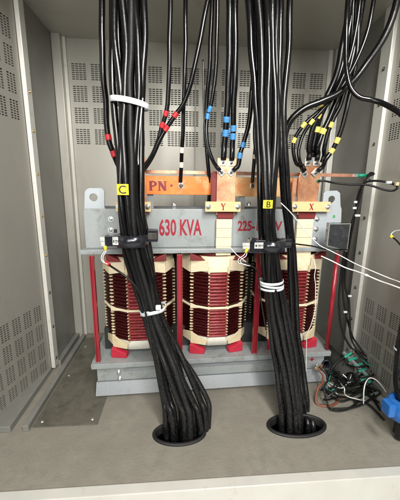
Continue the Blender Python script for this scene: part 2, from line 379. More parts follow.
# base
bl_ = T(91, 364, 1.34); br_ = T(331, 350, 1.34); x0, x1, zt = bl_.x, br_.x, (bl_.z+br_.z)/2
zt = .148
b = MB(); b.box((x0, 1.335, zt-.022), (x1, 1.74, zt)).box((x0+.001, 1.335, zt-.026), (x1-.001, 1.347, zt-.0225))
b.build('base_plate', 'tgrey', TR, bevel=.004)
b = MB(); b.box((x0+.02, 1.362, zt-.112), (x1-.02, 1.375, zt-.0225)); bw = b.build('base_web', 'tgrey', TR, bevel=.002)
for q in ((119,372),(120,378.5)): 
    p = T(*q, 1.362); hexbolt(p, (0,-1,0), .009, TR, name='bolt')
for q in ((302,358),(301.5,364)):
    p = T(*q, 1.362); hexbolt(p, (0,-1,0), .008, TR, name='bolt')
b = MB()
p0 = T(122,369,1.362); p1 = T(290,362,1.362)
b.box((x0+.16, 1.356, zt-.058), (x1-.28, 1.3618, zt-.044)); b.build('slotted_strip', 'tgrey_dark', TR, bevel=.001)
# lower flange leaning outward
b = MB(); b.prism([(x0+.015,1.357,zt-.114),(x0+.015,1.325,zt-.170),(x0+.015,1.331,zt-.172),(x0+.015,1.37,zt-.115)], (x1-x0-.03,0,0))
b.build('base_flange', 'tgrey_dark', TR, bevel=.001)
for xx in (x0+.10, ncx[1]-.04, x1-.16):
    MB().box((xx, 1.375, FZ), (xx+.07, 1.73, zt-.113)).build('foot', 'tgrey_dark', TR, bevel=.003)
# triangle mark on the base
p = T(312,358.5,1.3619); s_ = .016
b = MB()
for k, (u0,u1,u2) in enumerate((((-1,-.2),(1,-.2),(0,-1)),((-.35,-.1),(.35,-.1),(0,.9)))):
    b.prism([(p.x+u0[0]*s_,1.3618-.0002*k,p.z+u0[1]*s_),(p.x+u1[0]*s_,1.3618-.0002*k,p.z+u1[1]*s_),(p.x+u2[0]*s_,1.3618-.0002*k,p.z+u2[1]*s_)], (0,-.0006,0))
b.build('red_mark', 'letter_red', bw)
# upper clamp beam
tl = T(83, 209, 1.42); tr_ = T(311, 209, 1.42); zb, ztop = .713, T(160,209,1.42).z
xa, xb = tl.x, T(312,230,1.42).x
b = MB(); b.box((xa, 1.42, zb), (xb, 1.43, ztop)); b.box((xa+.001, 1.4305, ztop-.01), (xb-.001, 1.47, ztop-.001))
beam = b.build('upper_beam', 'tgrey', TR, bevel=.003)
b = MB(); b.box((xa, 1.64, zb), (xb, 1.65, ztop)); b.build('rear_beam', 'tgrey_dark', TR, bevel=.003)
# lower rail (angle flange)
b = MB(); b.box((T(80,250,1.385).x, 1.378, zb-.022), (T(338,250,1.385).x, 1.428, zb-.001)); b.build('beam_flange', 'tgrey', TR, bevel=.003)
# iron core top yoke and limbs
b = MB(); b.box((xa+.05, 1.475, zb-.02), (xb-.03, 1.60, ztop-.03)); b.box((ncx[0]-.06,1.48,zt),(ncx[0]+.06,1.59,zb)); b.box((ncx[1]-.06,1.48,zt),(ncx[1]+.06,1.59,zb)); b.box((ncx[2]-.06,1.48,zt),(ncx[2]+.06,1.59,zb))
b.build('core', 'core', TR)
b = MB(); b.box((xa+.05, 1.475, zt+.001), (xb-.03, 1.60, zt+.12)); b.build('core', 'core', TR)
MB().box((ncx[0]-.05, 1.60+.03, zt+.002), (ncx[2]+.05, 1.60+.036, zb-.03)).build('shade_backing','void',TR)  # added black sheet that deepens the shaded gaps between the coils
# lettering
o_ = T(159, 235, 1.42); e_ = T(200, 234, 1.42); hgt = T(159,219.5,1.42).z - o_.z
text_mesh('630 KVA', hgt*1.42, 'letter_red', beam, (o_.x, 1.4192, o_.z), (1,0,0), (0,0,1), sx=.52, off=.0026)
o_ = T(237.5, 230.5, 1.42); hgt = T(238,221,1.42).z - o_.z
text_mesh('225-1', hgt*1.42, 'letter_red', beam, (o_.x, 1.4192, o_.z), (1,0,0), (0,0,1), sx=.72, off=.0018)
o_ = T(274.5, 230.5, 1.42)
text_mesh('V', hgt*1.42, 'letter_red', beam, (o_.x, 1.4192, o_.z), (1,0,0), (0,0,1), sx=.9, off=.0012)
# lifting lugs
def plate_with_hole(pts, hc, hr, y, th, n=28):
    """flat plate in local x-z plane with a round hole"""
    bm = bmesh.new(); 
    vo = [bm.verts.new((p[0], y, p[1])) for p in pts]; eo = [bm.edges.new((vo[i], vo[(i+1)%len(vo)])) for i in range(len(vo))]
    vh = [bm.verts.new((hc[0]+hr*math.cos(2*PI*i/n), y, hc[1]+hr*math.sin(2*PI*i/n))) for i in range(n)]
    eh = [bm.edges.new((vh[i], vh[(i+1)%n])) for i in range(n)]
    bmesh.ops.triangle_fill(bm, edges=eo+eh, use_beauty=True)
    g = bmesh.ops.extrude_face_region(bm, geom=list(bm.faces)); vs = [e for e in g['geom'] if isinstance(e, bmesh.types.BMVert)]
    bmesh.ops.translate(bm, verts=vs, vec=(0, th, 0)); bmesh.ops.recalc_face_normals(bm, faces=bm.faces)
    me = D.meshes.new('lifting_lug'); bm.to_mesh(me); bm.free(); me.materials.append(M['lug_grey'])
    o = D.objects.new('lifting_lug', me); COL.objects.link(o); o.parent = TR
    bv = o.modifiers.new('bevel', 'BEVEL'); bv.width = .0015; bv.segments = 2; bv.limit_method = 'ANGLE'; bv.angle_limit = math.radians(50)
    return o
def P2(px, py, y): q = T(px, py, y); return (q.x, q.z)
Y1 = 1.434
pts = [P2(*q, Y1) for q in ((84,214),(84.5,192),(86,189.5),(89,188),(101,188),(103.5,189.5),(104.5,192),(104.5,207),(107,214))]
plate_with_hole(pts, P2(93.5,197.5,Y1), .018, Y1, .012)
Y2 = 1.412
pts = [P2(*q, Y2-.004) for q in ((312,250),(309,241),(311,221),(316,211),(322,207.5),(323.5,194),(326,191),(337,190.5),(340,193),(340.5,206),(341.5,209),(341,222),(337,232),(336,250))]
rl = plate_with_hole(pts, P2(331.5,199.5,Y2-.004), .018, Y2-.006, .012)
p = T(334,216.5,1.405); MB().box((p.x-.006,1.4048,p.z-.007),(p.x+.006,1.4058,p.z+.007)).build('sticker','green_sticker',rl)
for q in ((317,219),(316,229),(315,239)):
    hexbolt(T(*q,1.406), (0,-1,0), .0085, TR)
for q in ((111,219),(111,230)):
    p = T(*q,1.42); MB().cyl(p, p+Vector((0,-.004,0)), .013, 20).build('washer', 'white_plastic', TR); hexbolt(p+Vector((0,-.004,0)), (0,-1,0), .007, TR)
p = T(115,231,1.42); MB().box((p.x-.006,1.4192,p.z-.009),(p.x+.01,1.4198,p.z+.009)).build('sticker','ink',beam)
p = T(178,209,1.43); hexbolt(T(174,204.5,1.44), (-.3,-.6,.5), .009, TR)
MB().cyl(T(174,212,1.45), T(174,203,1.45), .011, 14).build('spacer_bush','tgrey_dark',TR)
hexbolt(T(249,204,1.44), (-.3,-.6,.5), .008, TR)
hexbolt(T(283,204,1.44), (.3,-.6,.5), .008, TR)

# coils
def ringpts(R, n=12): return [(math.sin(math.radians(15+30*k))*R, -math.cos(math.radians(15+30*k))*R) for k in range(n)]
def faceted(R, a):          # radius of a slightly bulged 12-gon at angle a (0 = toward viewer)
    k = (math.degrees(a) % 30) - 15 if False else ((math.degrees(a)+15) % 30) - 15
    flat = R*math.cos(math.radians(15))/math.cos(math.radians(k))
    return flat*.92 + R*.08
def coil(cx, zlo, zhi, midz):
    root = D.objects.new('coil', None); COL.objects.link(root); root.parent = TR
    return root
ZW0, ZW1 = T(218,338.5,1.363).z, T(218,273.5,1.363).z
ZMID = T(218, 309, 1.36).z
def lathe(cx, cy, prof, fn=None, seg=96, a0=0, a1=2*PI, mi=0):
    mb = MB(); full = abs(a1-a0-2*PI) < 1e-6; n = seg if full else seg+1
    for (r, z) in prof:
        for i in range(n):
            a = a0+(a1-a0)*i/seg; rr = r*(fn(a) if fn else 1)
            mb.v.append(Vector((cx+math.sin(a)*rr, cy-math.cos(a)*rr, z)))
    for j in range(len(prof)-1):
        for i in range(seg):
            k = (i+1) % n; mb.f.append((j*n+i, j*n+k, (j+1)*n+k, (j+1)*n+i)); mb.m.append(mi)
    return mb
fac = lambda a: faceted(1, a)
def make_coil(cx):
    """one phase winding: the wire stack carries its spacers, collars and straps"""
    rnd = random.Random(int(cx*1000))
    prof = [(RC-.03, ZW0)]
    NR = 20; gap = .010
    def rows(za, zb, n):
        h = (zb-za)/n
        for k in range(n):
            z = za+k*h; j = rnd.uniform(-.0008,.0008)
            for t, rr in ((.06,-.011),(.16,-.003),(.34,-.0003),(.5,.0006),(.66,-.0003),(.84,-.003),(.94,-.011)):
                prof.append((RC-.004+rr+j, z+t*h))
    rows(ZW0, ZMID-.006, 10); prof.append((RC-.02, ZMID-.005)); prof.append((RC-.02, ZMID+.005)); rows(ZMID+.006, ZW1, 10)
    prof.append((RC-.03, ZW1))
    wm = lathe(cx, CYL, prof, fac, 144)
    for fi in range(len(wm.f)):          # front facet highlight painted in as brighter red between the two middle combs
        sg = fi % 144
        if sg < 6 or sg >= 138: wm.m[fi] = 1
    w = wm.build('winding', ['winding', 'winding_highlight'], TR, smooth=True)
    # inner limb tube and end collars in cream board
    lathe(cx, CYL, [(RC-.05, zt+.03), (RC-.05, zb-.03)], None, 48).build('inner_tube', 'maroon', w, smooth=True)
    # lower collar: low in the middle of each facet, high at the comb feet
    def skirt(z_edge, z_mid, zfar, name, m, R=RC-.002, a_lim=75):
        mb = MB(); N = 120; A = math.radians(a_lim)
        for i in range(N+1):
            a = -A+2*A*i/N; rr = R*faceted(1, a)
            q = abs(a)/A; ze = z_mid+(z_edge-z_mid)*q*q + rnd.uniform(-.0008,.0008)
            for rad, z in ((rr, ze), (rr, zfar), (rr-.003, zfar), (rr-.003, ze)):
                mb.v.append(Vector((cx+math.sin(a)*rad, CYL-math.cos(a)*rad, z)))
        for i in range(N):
            for k in range(4): mb.f.append((i*4+k, i*4+(k+1)%4, (i+1)*4+(k+1)%4, (i+1)*4+k)); mb.m.append(0)
        return mb.build(name, m, w, smooth=False)
    lathe(cx, CYL, [(RC-.012, ZW0-.001), (RC-.010, ZW0-.046), (RC-.04, ZW0-.047)], fac, 144).build('lower_collar', 'white_paper', w, smooth=True)
    lathe(cx, CYL, [(RC-.03, ZW1+.078), (RC-.008, ZW1+.077), (RC-.010, ZW1+.001)], fac, 144).build('upper_collar', 'paper', w, smooth=True)
    # mid strap
    lathe(cx, CYL, [(RC-.008, ZMID-.0058), (RC+.0015, ZMID-.005), (RC+.0015, ZMID+.003), (RC-.008, ZMID+.0045)], fac, 144).build('strap', 'paper', w, smooth=True)
    for k, (sx, sy) in enumerate(ringpts(1)):
        if sy > .3: continue
        d = Vector((sx, sy, 0)); t = Vector((-sy, sx, 0)); c0 = Vector((cx, CYL, 0))
        edge = abs(abs(math.degrees(math.atan2(sx, -sy)))-45) < 2
        mtx = Matrix(((t.x, d.x, 0, c0.x), (t.y, d.y, 0, c0.y), (0, 0, 1, 0), (0,0,0,1)))
        mb = MB()
        for zz0, zz1 in ((ZW0, ZMID-.006), (ZMID+.006, ZW1)):
            h = (zz1-zz0)/10
            for j in range(11):
                z = zz0+j*h+rnd.uniform(-.0012,.0012); s = rnd.uniform(.8, 1.15)*.0040
                # tooth: tapered peg between two layers
                L0, L1 = RC-.012, RC+.0012+rnd.uniform(-.001,.001)
                wt = (.0075 if edge else .0042)*rnd.uniform(.8,1.15); s *= (.95 if edge else .72)
                q = [(-wt,L0,z-s*.9),(wt,L0,z-s*.9),(wt,L0,z+s*.9),(-wt,L0,z+s*.9)]
                e = [(-wt*.75,L1,z-s*.5),(wt*.75,L1,z-s*.5),(wt*.75,L1,z+s*.5),(-wt*.75,L1,z+s*.5)]
                mb.add([mtx @ Vector(v) for v in q+e], [(0,3,2,1),(4,5,6,7),(0,1,5,4),(1,2,6,5),(2,3,7,6),(3,0,4,7)])
        # thin spine behind the teeth and cap tongues
        mb.box((-.004, RC-.024, ZW0-.006), (.004, RC-.012, ZW1+.012), mtx=mtx)
        mb.box((-.0045, RC-.006, ZW1-.004), (.0045, RC-.001, ZW1+.03), mtx=mtx)
        mb.build('spacer_comb', 'comb', w)
        if edge:
            sgn = 1 if sx > 0 else -1
            # cream corner boards at top, middle and foot
            def vpt(deg, z, off=.002):
                rr = RC*faceted(1, math.radians(deg))+off; a_ = math.radians(deg)
                return Vector((cx+math.sin(a_)*rr, CYL-math.cos(a_)*rr, z))
            for nm, tri in (('corner_board', ((45,ZW0+.022),(45,ZW0-.046),(19,ZW0-.040),(17,ZW0-.012),(31,ZW0+.002))),
                            ('corner_board', ((45,ZW1-.008),(45,ZW1+.070),(18,ZW1+.074),(17,ZW1+.012),(31,ZW1+.004))),
                            ('corner_board', ((47,ZW0+.020),(47,ZW0-.036),(70,ZW0-.036),(70,ZW0-.004))),
                            ('corner_board', ((47,ZW1-.006),(47,ZW1+.050),(72,ZW1+.050),(72,ZW1+.006))),
                            ('strap_knot', ((45,ZMID+.015),(45,ZMID-.013),(31,ZMID-.004),(31,ZMID+.004)))):
                pts = [vpt(sgn*dg, z, .0025 if nm != 'strap_knot' else .004) for dg, z in tri]
                MB().prism(pts, Vector((-sx*.004,-sy*.004,0))).build(nm, 'paper' if tri[0][1] > .4 else 'comb', w, bevel=.0008)
            # red wedge feet, pointing inward under the collar
            base = Vector((cx+sx*(RC+.004), CYL+sy*(RC+.004), 0)); inn = Vector((cx+sx*.02, CYL-RC-.0+.012, 0))
            for zA, zB, zC, nm in ((zt+.0005, zt+.052, zt+.026, 'foot_block'), (ZW1+.062, zb-.023, ZW1+.066, 'top_block')):
                dd = (inn-base).normalized(); side = Vector((-dd.y, dd.x, 0))*.024
                L = .080
                a, c = base-Vector((0,.012,0)), base+dd*L
                mb2 = MB()
                vs = [a-side*.6+Vector((0,0,zA)), a+side*.6+Vector((0,0,zA)), c+side*.6+Vector((0,0,zA)), c-side*.6+Vector((0,0,zA)),
                      a-side*.6+Vector((0,0,zB)), a+side*.6+Vector((0,0,zB)), c+side*.6+Vector((0,0,zC)), c-side*.6+Vector((0,0,zC))]
                mb2.add(vs, [(0,3,2,1),(4,5,6,7),(0,1,5,4),(1,2,6,5),(2,3,7,6),(3,0,4,7)])
                ob = mb2.build(nm, 'red_block' if nm == 'foot_block' else 'maroon', w, bevel=.002)
                if nm == 'foot_block':
                    f0 = a+Vector((0,-.0012,zA+.008)); MB().prism([f0-side*.28, f0+side*.28, f0+side*.28+Vector((0,0,.026)), f0-side*.28+Vector((0,0,.026))], (0,.001,0)).build('slot', 'ink', ob)
    return w
for cx in ncx: make_coil(cx)
# red channel tie rods
def rod(px0, py0, px1, py1, y, wd=.011, dp=.02):
    a, c = T(px0,py0,y), T(px1,py1,y)
    mb = MB(); x = (a.x+c.x)/2
    mb.box((x-wd, y, zt), (x-wd+.005, y+dp, zb-.023)); mb.box((x+wd-.005, y, zt), (x+wd, y+dp, zb-.023)); mb.box((x-wd+.0052, y+.006, zt), (x+wd-.0052, y+.011, zb-.023))
    return mb.build('tie_rod', 'red_rod', TR, bevel=.001)
rod(92,258,97,356,1.352, .010); rod(179.5,258,180,354,1.352,.013); rod(257.5,258,257,350,1.352,.013)
a, c = T(336.5,256,1.36), T(328,343,1.36); x = (a.x+c.x)/2
MB().cyl((x,1.36,zt),(x,1.36,zb-.023),.0115,14).build('tie_rod','red_rod',TR,smooth=True)
# phase bars
def phase(px0, px1, blk, ch, top, yb=1.40):
    xl, xr = T(px0,180,yb).x, T(px1,180,yb).x
    zt_ = T((px0+px1)/2, top, yb).z; z2 = T((px0+px1)/2, 211, yb).z; z3 = T(px0,219,yb).z; z4 = T(px0,256,1.38).z
    if ch == 'X':
        m_ = (xl+xr)/2; pts = [(xl,yb,z2-.02),(xr,yb,z2-.02),(xr+.002,yb,zt_-.07),(xr-.004,yb,zt_-.025),(xr-.004,yb,zt_),(xl+.004,yb,zt_),(xl+.004,yb,zt_-.03),(xl-.006,yb,zt_-.07)]
    else:
        pts = [(xl,yb,z2-.02),(xr,yb,z2-.02),(xr,yb,zt_),(xl,yb,zt_)]
    bar = MB().prism(pts, (0,.009,0)).build('busbar', 'copper', TR, bevel=.0015)
    # red and paper wrapped lead below the bar, passing down to the coil
    MB().box((xl+.006,yb-.004,z3+.002),(xr-.006,yb+.012,z2-.004)).build('insulation_sleeve','maroon',bar,bevel=.003)
    xm = (xl+xr)/2-.006; hw = (xr-xl)/2-.008
    b = MB(); n = 4
    for k in range(n):
        za = z3 - (z3-z4)*k/n; zz = z3-(z3-z4)*(k+1)/n
        j = random.uniform(0,.0012)
        b.box((xm-hw-j,yb-.006-j-.0008*(k%2),zz-.0004*k),(xm+hw+j,yb+.012,za-.0004*k-.0006))
    b.build('paper_wrap','paper',bar,bevel=.002)
    # clamp block
    bx0, bx1 = T(blk[0],206,1.385).x, T(blk[1],206,1.385).x; bz0, bz1 = T(blk[0],211.5,1.385).z, T(blk[0],201.5,1.385).z
    k = MB().box((bx0,1.372,bz0),(bx1,1.395,bz1)).build('clamp_block','block_wood',TR,bevel=.0015)
    for xx in (bx0+.014, bx1-.014):
        hexbolt((xx,1.372,(bz0+bz1)/2),(0,-1,0),.0085,k)
        MB().cyl((xx,1.396,(bz0+bz1)/2),(xx,1.435,(bz0+bz1)/2),.006,10).build('stud','zinc',k)
    if ch in 'XY': stroke_letter(ch, .031, ((bx0+bx1)/2-.010,1.3715,(bz0+bz1)/2-.0155),(1,0,0),(0,0,1),'letter_red',k)
    return bar
bz = phase(122,146,(116,151),'Z',157); by = phase(217,236,(205,240),'Y',158); bx_ = phase(300,319.5,(291,329),'X',163)
# dark slot edge of the Y bar rear plate
xl = T(211.5,190,1.415).x
MB().box((xl,1.412,T(212,211,1.41).z),(xl+.028,1.42,T(212,172,1.41).z)).build('rear_busbar','maroon',TR,bevel=.001)
xl = T(296,190,1.42).x
MB().box((xl-.02,1.415,T(297,204,1.41).z),(xl,1.425,T(297,178,1.41).z)).build('rear_busbar','copper_strip',TR,bevel=.001)

# neutral bar and earth strip
NB = empty('neutral_busbar', mtx=TM)
tag(NB, 'orange and bare copper neutral bar lettered PN lying across behind the phase bars', 'busbar')
yn = 1.455
b = MB(); l0 = T(144,175.5,yn); l1 = T(214,195,yn); b.box((l0.x,yn,l1.z),(l1.x,yn+.01,l0.z)); pnb = b.build('painted_bar','orange_bar',NB,bevel=.0015)
r0 = T(236,177,yn); r1 = T(297,197,yn); MB().box((l1.x+.0,yn+.002,r1.z),(r1.x,yn+.0125,r0.z)).build('bare_bar','gold_bar',NB,bevel=.0015)
o_ = T(149.5,190.5,yn); h_ = T(149.5,181,yn).z-o_.z
stroke_letter('P',h_,(o_.x,yn-.0005,o_.z),(1,0,0),(0,0,1),'letter_maroon',pnb,wgt=.22,sx=1.25); stroke_letter('N',h_,(o_.x+h_*.92,yn-.0005,o_.z),(1,0,0),(0,0,1),'letter_maroon',pnb,wgt=.22,sx=1.25)
p = T(171.5,185.5,yn); MB().cyl((p.x,yn-.001,p.z),(p.x,yn+.0,p.z),.006,14).build('dot_mark','letter_maroon',pnb)
p = T(293,183,yn+.002); MB().box((p.x-.004,yn+.0008,p.z-.02),(p.x+.006,yn+.0018,p.z+.02)).build('paint_mark','letter_red',NB)
for px in (150, 243): # brackets behind the bar down to the core
    q = T(px,190,yn); MB().box((q.x-.015,yn+.0135,.86),(q.x+.015,yn+.02,q.z+.02)).build('bracket','tgrey_dark',NB,bevel=.001)
es = MB(); a, c = T(141,171.5,1.50), T(361,173,1.50)
es.box((a.x,1.497,a.z-.009),(c.x,1.501,a.z+.008)); es = es.build('earth_strip','copper_strip',None,bevel=.001); es.matrix_world = TM
tag(es, 'long thin bare copper strip running across behind the busbars', 'copper strip')
ec = W((c.x, 1.497, a.z))

# ------------------------------------------------------------------ cable bundles
def interp(tab, y):
    if y <= tab[0][0]: return tab[0][1:]
    for a, c in zip(tab, tab[1:]):
        if y <= c[0]:
            t = (y-a[0])/(c[0]-a[0]); t = t*t*(3-2*t)*.35+t*.65
            return tuple(p+(q-p)*t for p, q in zip(a[1:], c[1:]))
    return tab[-1][1:]
def bundle(tab, offs, r, name, label, group, mfun, seed, ys, floor_pts=None, swap=.0):
    rnd = random.Random(seed); out = []
    for i, (ox, oy) in enumerate(offs):
        pts = []; ph = rnd.uniform(0, 6.28); ph2 = rnd.uniform(0, 6.28)
        for y in ys:
            cx, Y, w, d = interp(tab, y)
            c = at(cx, y, Y)
            j = swap*math.sin(y*.035+ph); j2 = swap*math.sin(y*.03+ph2)
            pts.append(c+Vector(((ox+j)*w, (oy+j2)*d, 0)))
        # drop straight into the floor slot
        e = pts[-1]; pts.append(Vector((e.x+(e.x-pts[-2].x)*.5, max(min(e.y-.02, SY1-.03), SY0+.03), FZ-.05))); pts.append(Vector((pts[-1].x, pts[-1].y, FZ-.37)))
        o, path = cable(name, pts, r*rnd.uniform(.93,1.05), label, 'cable', group, m=mfun(i), step=.012, n=14)
        out.append(o)
    return out
# px y : centre x, depth Y, half-width (m, to cable axes), half-depth
tabC = [(-60,124,1.27,.060,.030),(20,127,1.26,.058,.030),(100,129.5,1.25,.054,.032),(150,129,1.24,.047,.036),(190,129.5,1.23,.040,.038),(240,134,1.225,.042,.036),(280,144,1.22,.044,.034),(310,152,1.215,.036,.034),(345,163,1.19,.052,.03),(375,172,1.15,.066,.028),(400,181,1.12,.078,.026),(412,185,1.10,.082,.024)]
offC = [(-1,0),(-.62,-.75),(-.2,-1),(.25,-1),(.64,-.72),(1,0),(-.5,.2),(.0,.0),(.5,.3),(-.1,.9)]
ys = [-60,-10,40,80,100,125,150,175,200,225,250,275,300,320,345,365,385,402,412]
bc = bundle(tabC, offC, .0135, 'power_cable', 'thick black cable gathered in the left bundle with the yellow C tag', 'black cables of the left bundle', lambda i: ('sheath','sheath','sheath','sheath_matt')[i%4], 3, ys, swap=.13)
tabB = [(-60,262,1.27,.052,.03),(20,264,1.26,.052,.03),(100,266,1.25,.046,.032),(150,267,1.24,.036,.034),(187,267.3,1.23,.028,.036),(232,267.5,1.225,.028,.036),(250,269.5,1.225,.033,.034),(281,271.5,1.22,.034,.032),(310,277,1.20,.038,.03),(345,283,1.18,.046,.03),(375,288,1.15,.046,.028),(400,291,1.12,.046,.026),(412,292,1.10,.046,.024)]
offB = [(-1,0),(-.55,-.85),(0,-1),(.55,-.85),(1,0),(-.3,.1),(.35,.2),(0,.9)]
bb = bundle(tabB, offB, .0130, 'power_cable', 'thick black cable gathered in the middle bundle with the yellow B tag', 'black cables of the middle bundle', lambda i: ('sheath','sheath','sheath')[i%3], 5, ys, swap=.13)
# two loose cables right of the middle bundle
for k, pl in enumerate(([(281,-60),(280,40),(279.5,100),(281,150),(284,200),(288,235),(290,262),(291,300),(293,335),(299,370),(303,400),(304,413)],
                        [(291,-60),(289,40),(284,100),(285.5,150),(288.5,200),(292.5,240),(294.5,265),(296.5,300),(298,335),(303,370),(307,400),(308,413)])):
    P = [at(x, y, 1.26+(-.11 if y > 390 else (-.05 if y > 360 else 0))+k*.012) for x, y in pl]; P.append(Vector((P[-1].x, SY1-.04, FZ-.05))); P.append(Vector((P[-1].x, SY1-.04, FZ-.4)))
    cable('power_cable', P, .0125, ['black cable hanging loose just right of the middle bundle, the one nearer to it','black cable hanging loose right of the middle bundle, the outer of the pair'][k], group='loose black cables beside the middle bundle')
# more strands behind the middle bundle in the upper half
for k, pl in enumerate(([(253,-40),(256,60),(258,100),(259,140),(262,180),(263,230)],[(244,-40),(252,60),(256.5,100),(255,140),(260,180),(262,230)],[(272,-40),(271,100),(272,150),(266,230)])):
    P = [at(x, y, 1.29) for x, y in pl]
    P += [at(266+k*3, 290, 1.265), at(276+k*3, 340, 1.24), at(284+k*3, 395, 1.15), Vector((.46+k*.02, 1.10, FZ-.06)), Vector((.46+k*.02, 1.10, FZ-.2))]
    cable('power_cable', P, .0085, 'thinner black cable running down at the back of the middle bundle', group='thin cables at the back of the middle bundle')
# outlying cable sweeping right below the left tie
P = [at(150,250,1.26), at(157,300,1.235), at(163,325,1.215), at(177,350,1.19), at(195,376,1.16), at(207,400,1.12), at(209,413,1.10)]
P += [Vector((P[-1].x-.005,1.09,FZ-.06)), Vector((P[-1].x-.005,1.09,FZ-.37))]
P = [at(143,-60,1.29), at(143,60,1.28), at(142,100,1.27), at(139,160,1.265), at(142,210,1.26)] + P
cable('power_cable', P, .0115, 'black cable bowing out to the right of the left bundle near the floor', m='sheath_matt')

def grommet(x, y, ax, ay, label):
    n = 48; mb = MB(); prof = [(0,-.001),(0,.005),(.003,.009),(.010,.009),(.014,.006),(.015,-.001)]
    for i in range(n):
        a = 2*PI*i/n
        for rr, z in prof: mb.v.append(Vector((x+math.cos(a)*(ax-.003+rr), y+math.sin(a)*(ay-.003+rr), FZ+z)))
    k = len(prof)
    for i in range(n):
        for q in range(k-1): mb.f.append((i*k+q, i*k+q+1, ((i+1)%n)*k+q+1, ((i+1)%n)*k+q)); mb.m.append(0)
    for v in mb.v[0::k]: v.z = FZ-.028
    tag(mb.build('cable_grommet','rubber',smooth=True), label, 'grommet')
grommet(.005, 1.07, .105, .055, 'black rubber grommet in the floor where the left bundle passes through')
grommet(.53, 1.080, .125, .058, 'black rubber grommet in the floor where the middle bundle passes through')
# ties
def band(name, cx, py, Y, ax, ay, h, m, label=None, cat=None, parent=None, tilt=0, th=.003, slant=0, wav=0, n=48, group=None):
    c = at(cx, py, Y); mb = MB()
    for i in range(n):
        a = 2*PI*i/n; q = Vector((math.cos(a), math.sin(a), 0))
        zoff = slant*math.cos(a) + wav*math.sin(3*a)
        for rr, z in ((0,-h/2),(th,-h/2*.9),(th,h/2*.9),(0,h/2)):
            mb.v.append(c+Vector((q.x*(ax+rr), q.y*(ay+rr), z+zoff)))
    for i in range(n):
        for k in range(4): mb.f.append((i*4+k, i*4+(k+1)%4, ((i+1)%n)*4+(k+1)%4, ((i+1)%n)*4+k)); mb.m.append(0)
    o = mb.build(name, m, parent, smooth=True)
    if label: tag(o, label, cat, group)
    return o
o = band('cable_tie', 129.5, 103.5, 1.25, .072, .052, .022, 'white_plastic', 'wide white cable tie around the top of the left bundle', 'cable tie', slant=-.012)
o = band('cable_tie', 153, 309, 1.215, .054, .052, .016, 'white_plastic', 'white cable tie with a chunky lock around the left bundle in front of the winding', 'cable tie', slant=.012, wav=.003)
q = at(158.5,308,1.155); MB().box((q.x-.012,q.y-.004,q.z-.009),(q.x+.010,q.y+.010,q.z+.011)).build('lock','white_plastic',o,bevel=.003)
q = at(149,313,1.155); MB().box((q.x-.022,q.y+.002,q.z-.004),(q.x+.002,q.y+.006,q.z+.004)).build('tail','white_plastic',o,bevel=.001)
o = band('cable_tie', 271, 281, 1.22, .052, .050, .012, 'white_plastic', 'white cable ties wound in rings around the middle bundle below its sensor', 'cable tie', slant=.003)
for dy, s in ((3.2,-.002),(6,.003)):
    band('ring', 271.3, 281+dy, 1.22, .0525, .050, .010, 'white_plastic', parent=o, slant=s)
# yellow letter tags
def letter_tag(px, py, Y, w, h, ch, label):
    c = at(px, py, Y); mb = MB(); n = 10
    for i in range(n+1):
        u = -1+2*i/n
        for z in (-h/2, h/2): mb.v.append(c+Vector((u*w/2, .006*u*u, z)))
    for i in range(n): mb.f.append((2*i,2*i+2,2*i+3,2*i+1)); mb.m.append(0)
    o = mb.build('letter_tag','tag_yellow'); s = o.modifiers.new('t','SOLIDIFY'); s.thickness = .0012; s.offset = 0
    tag(o, label, 'tag')
    text_mesh(ch, h*1.05, 'ink', o, (c.x, c.y-.0018, c.z-h*.36), (1,0,0), (0,0,1), off=.0004, align='CENTER')
    return o
letter_tag(122.5,189.5,1.162,.044,.041,'C','yellow tag lettered C on the left cable bundle')
letter_tag(268.3,204.3,1.166,.039,.033,'B','yellow tag lettered B on the middle cable bundle')

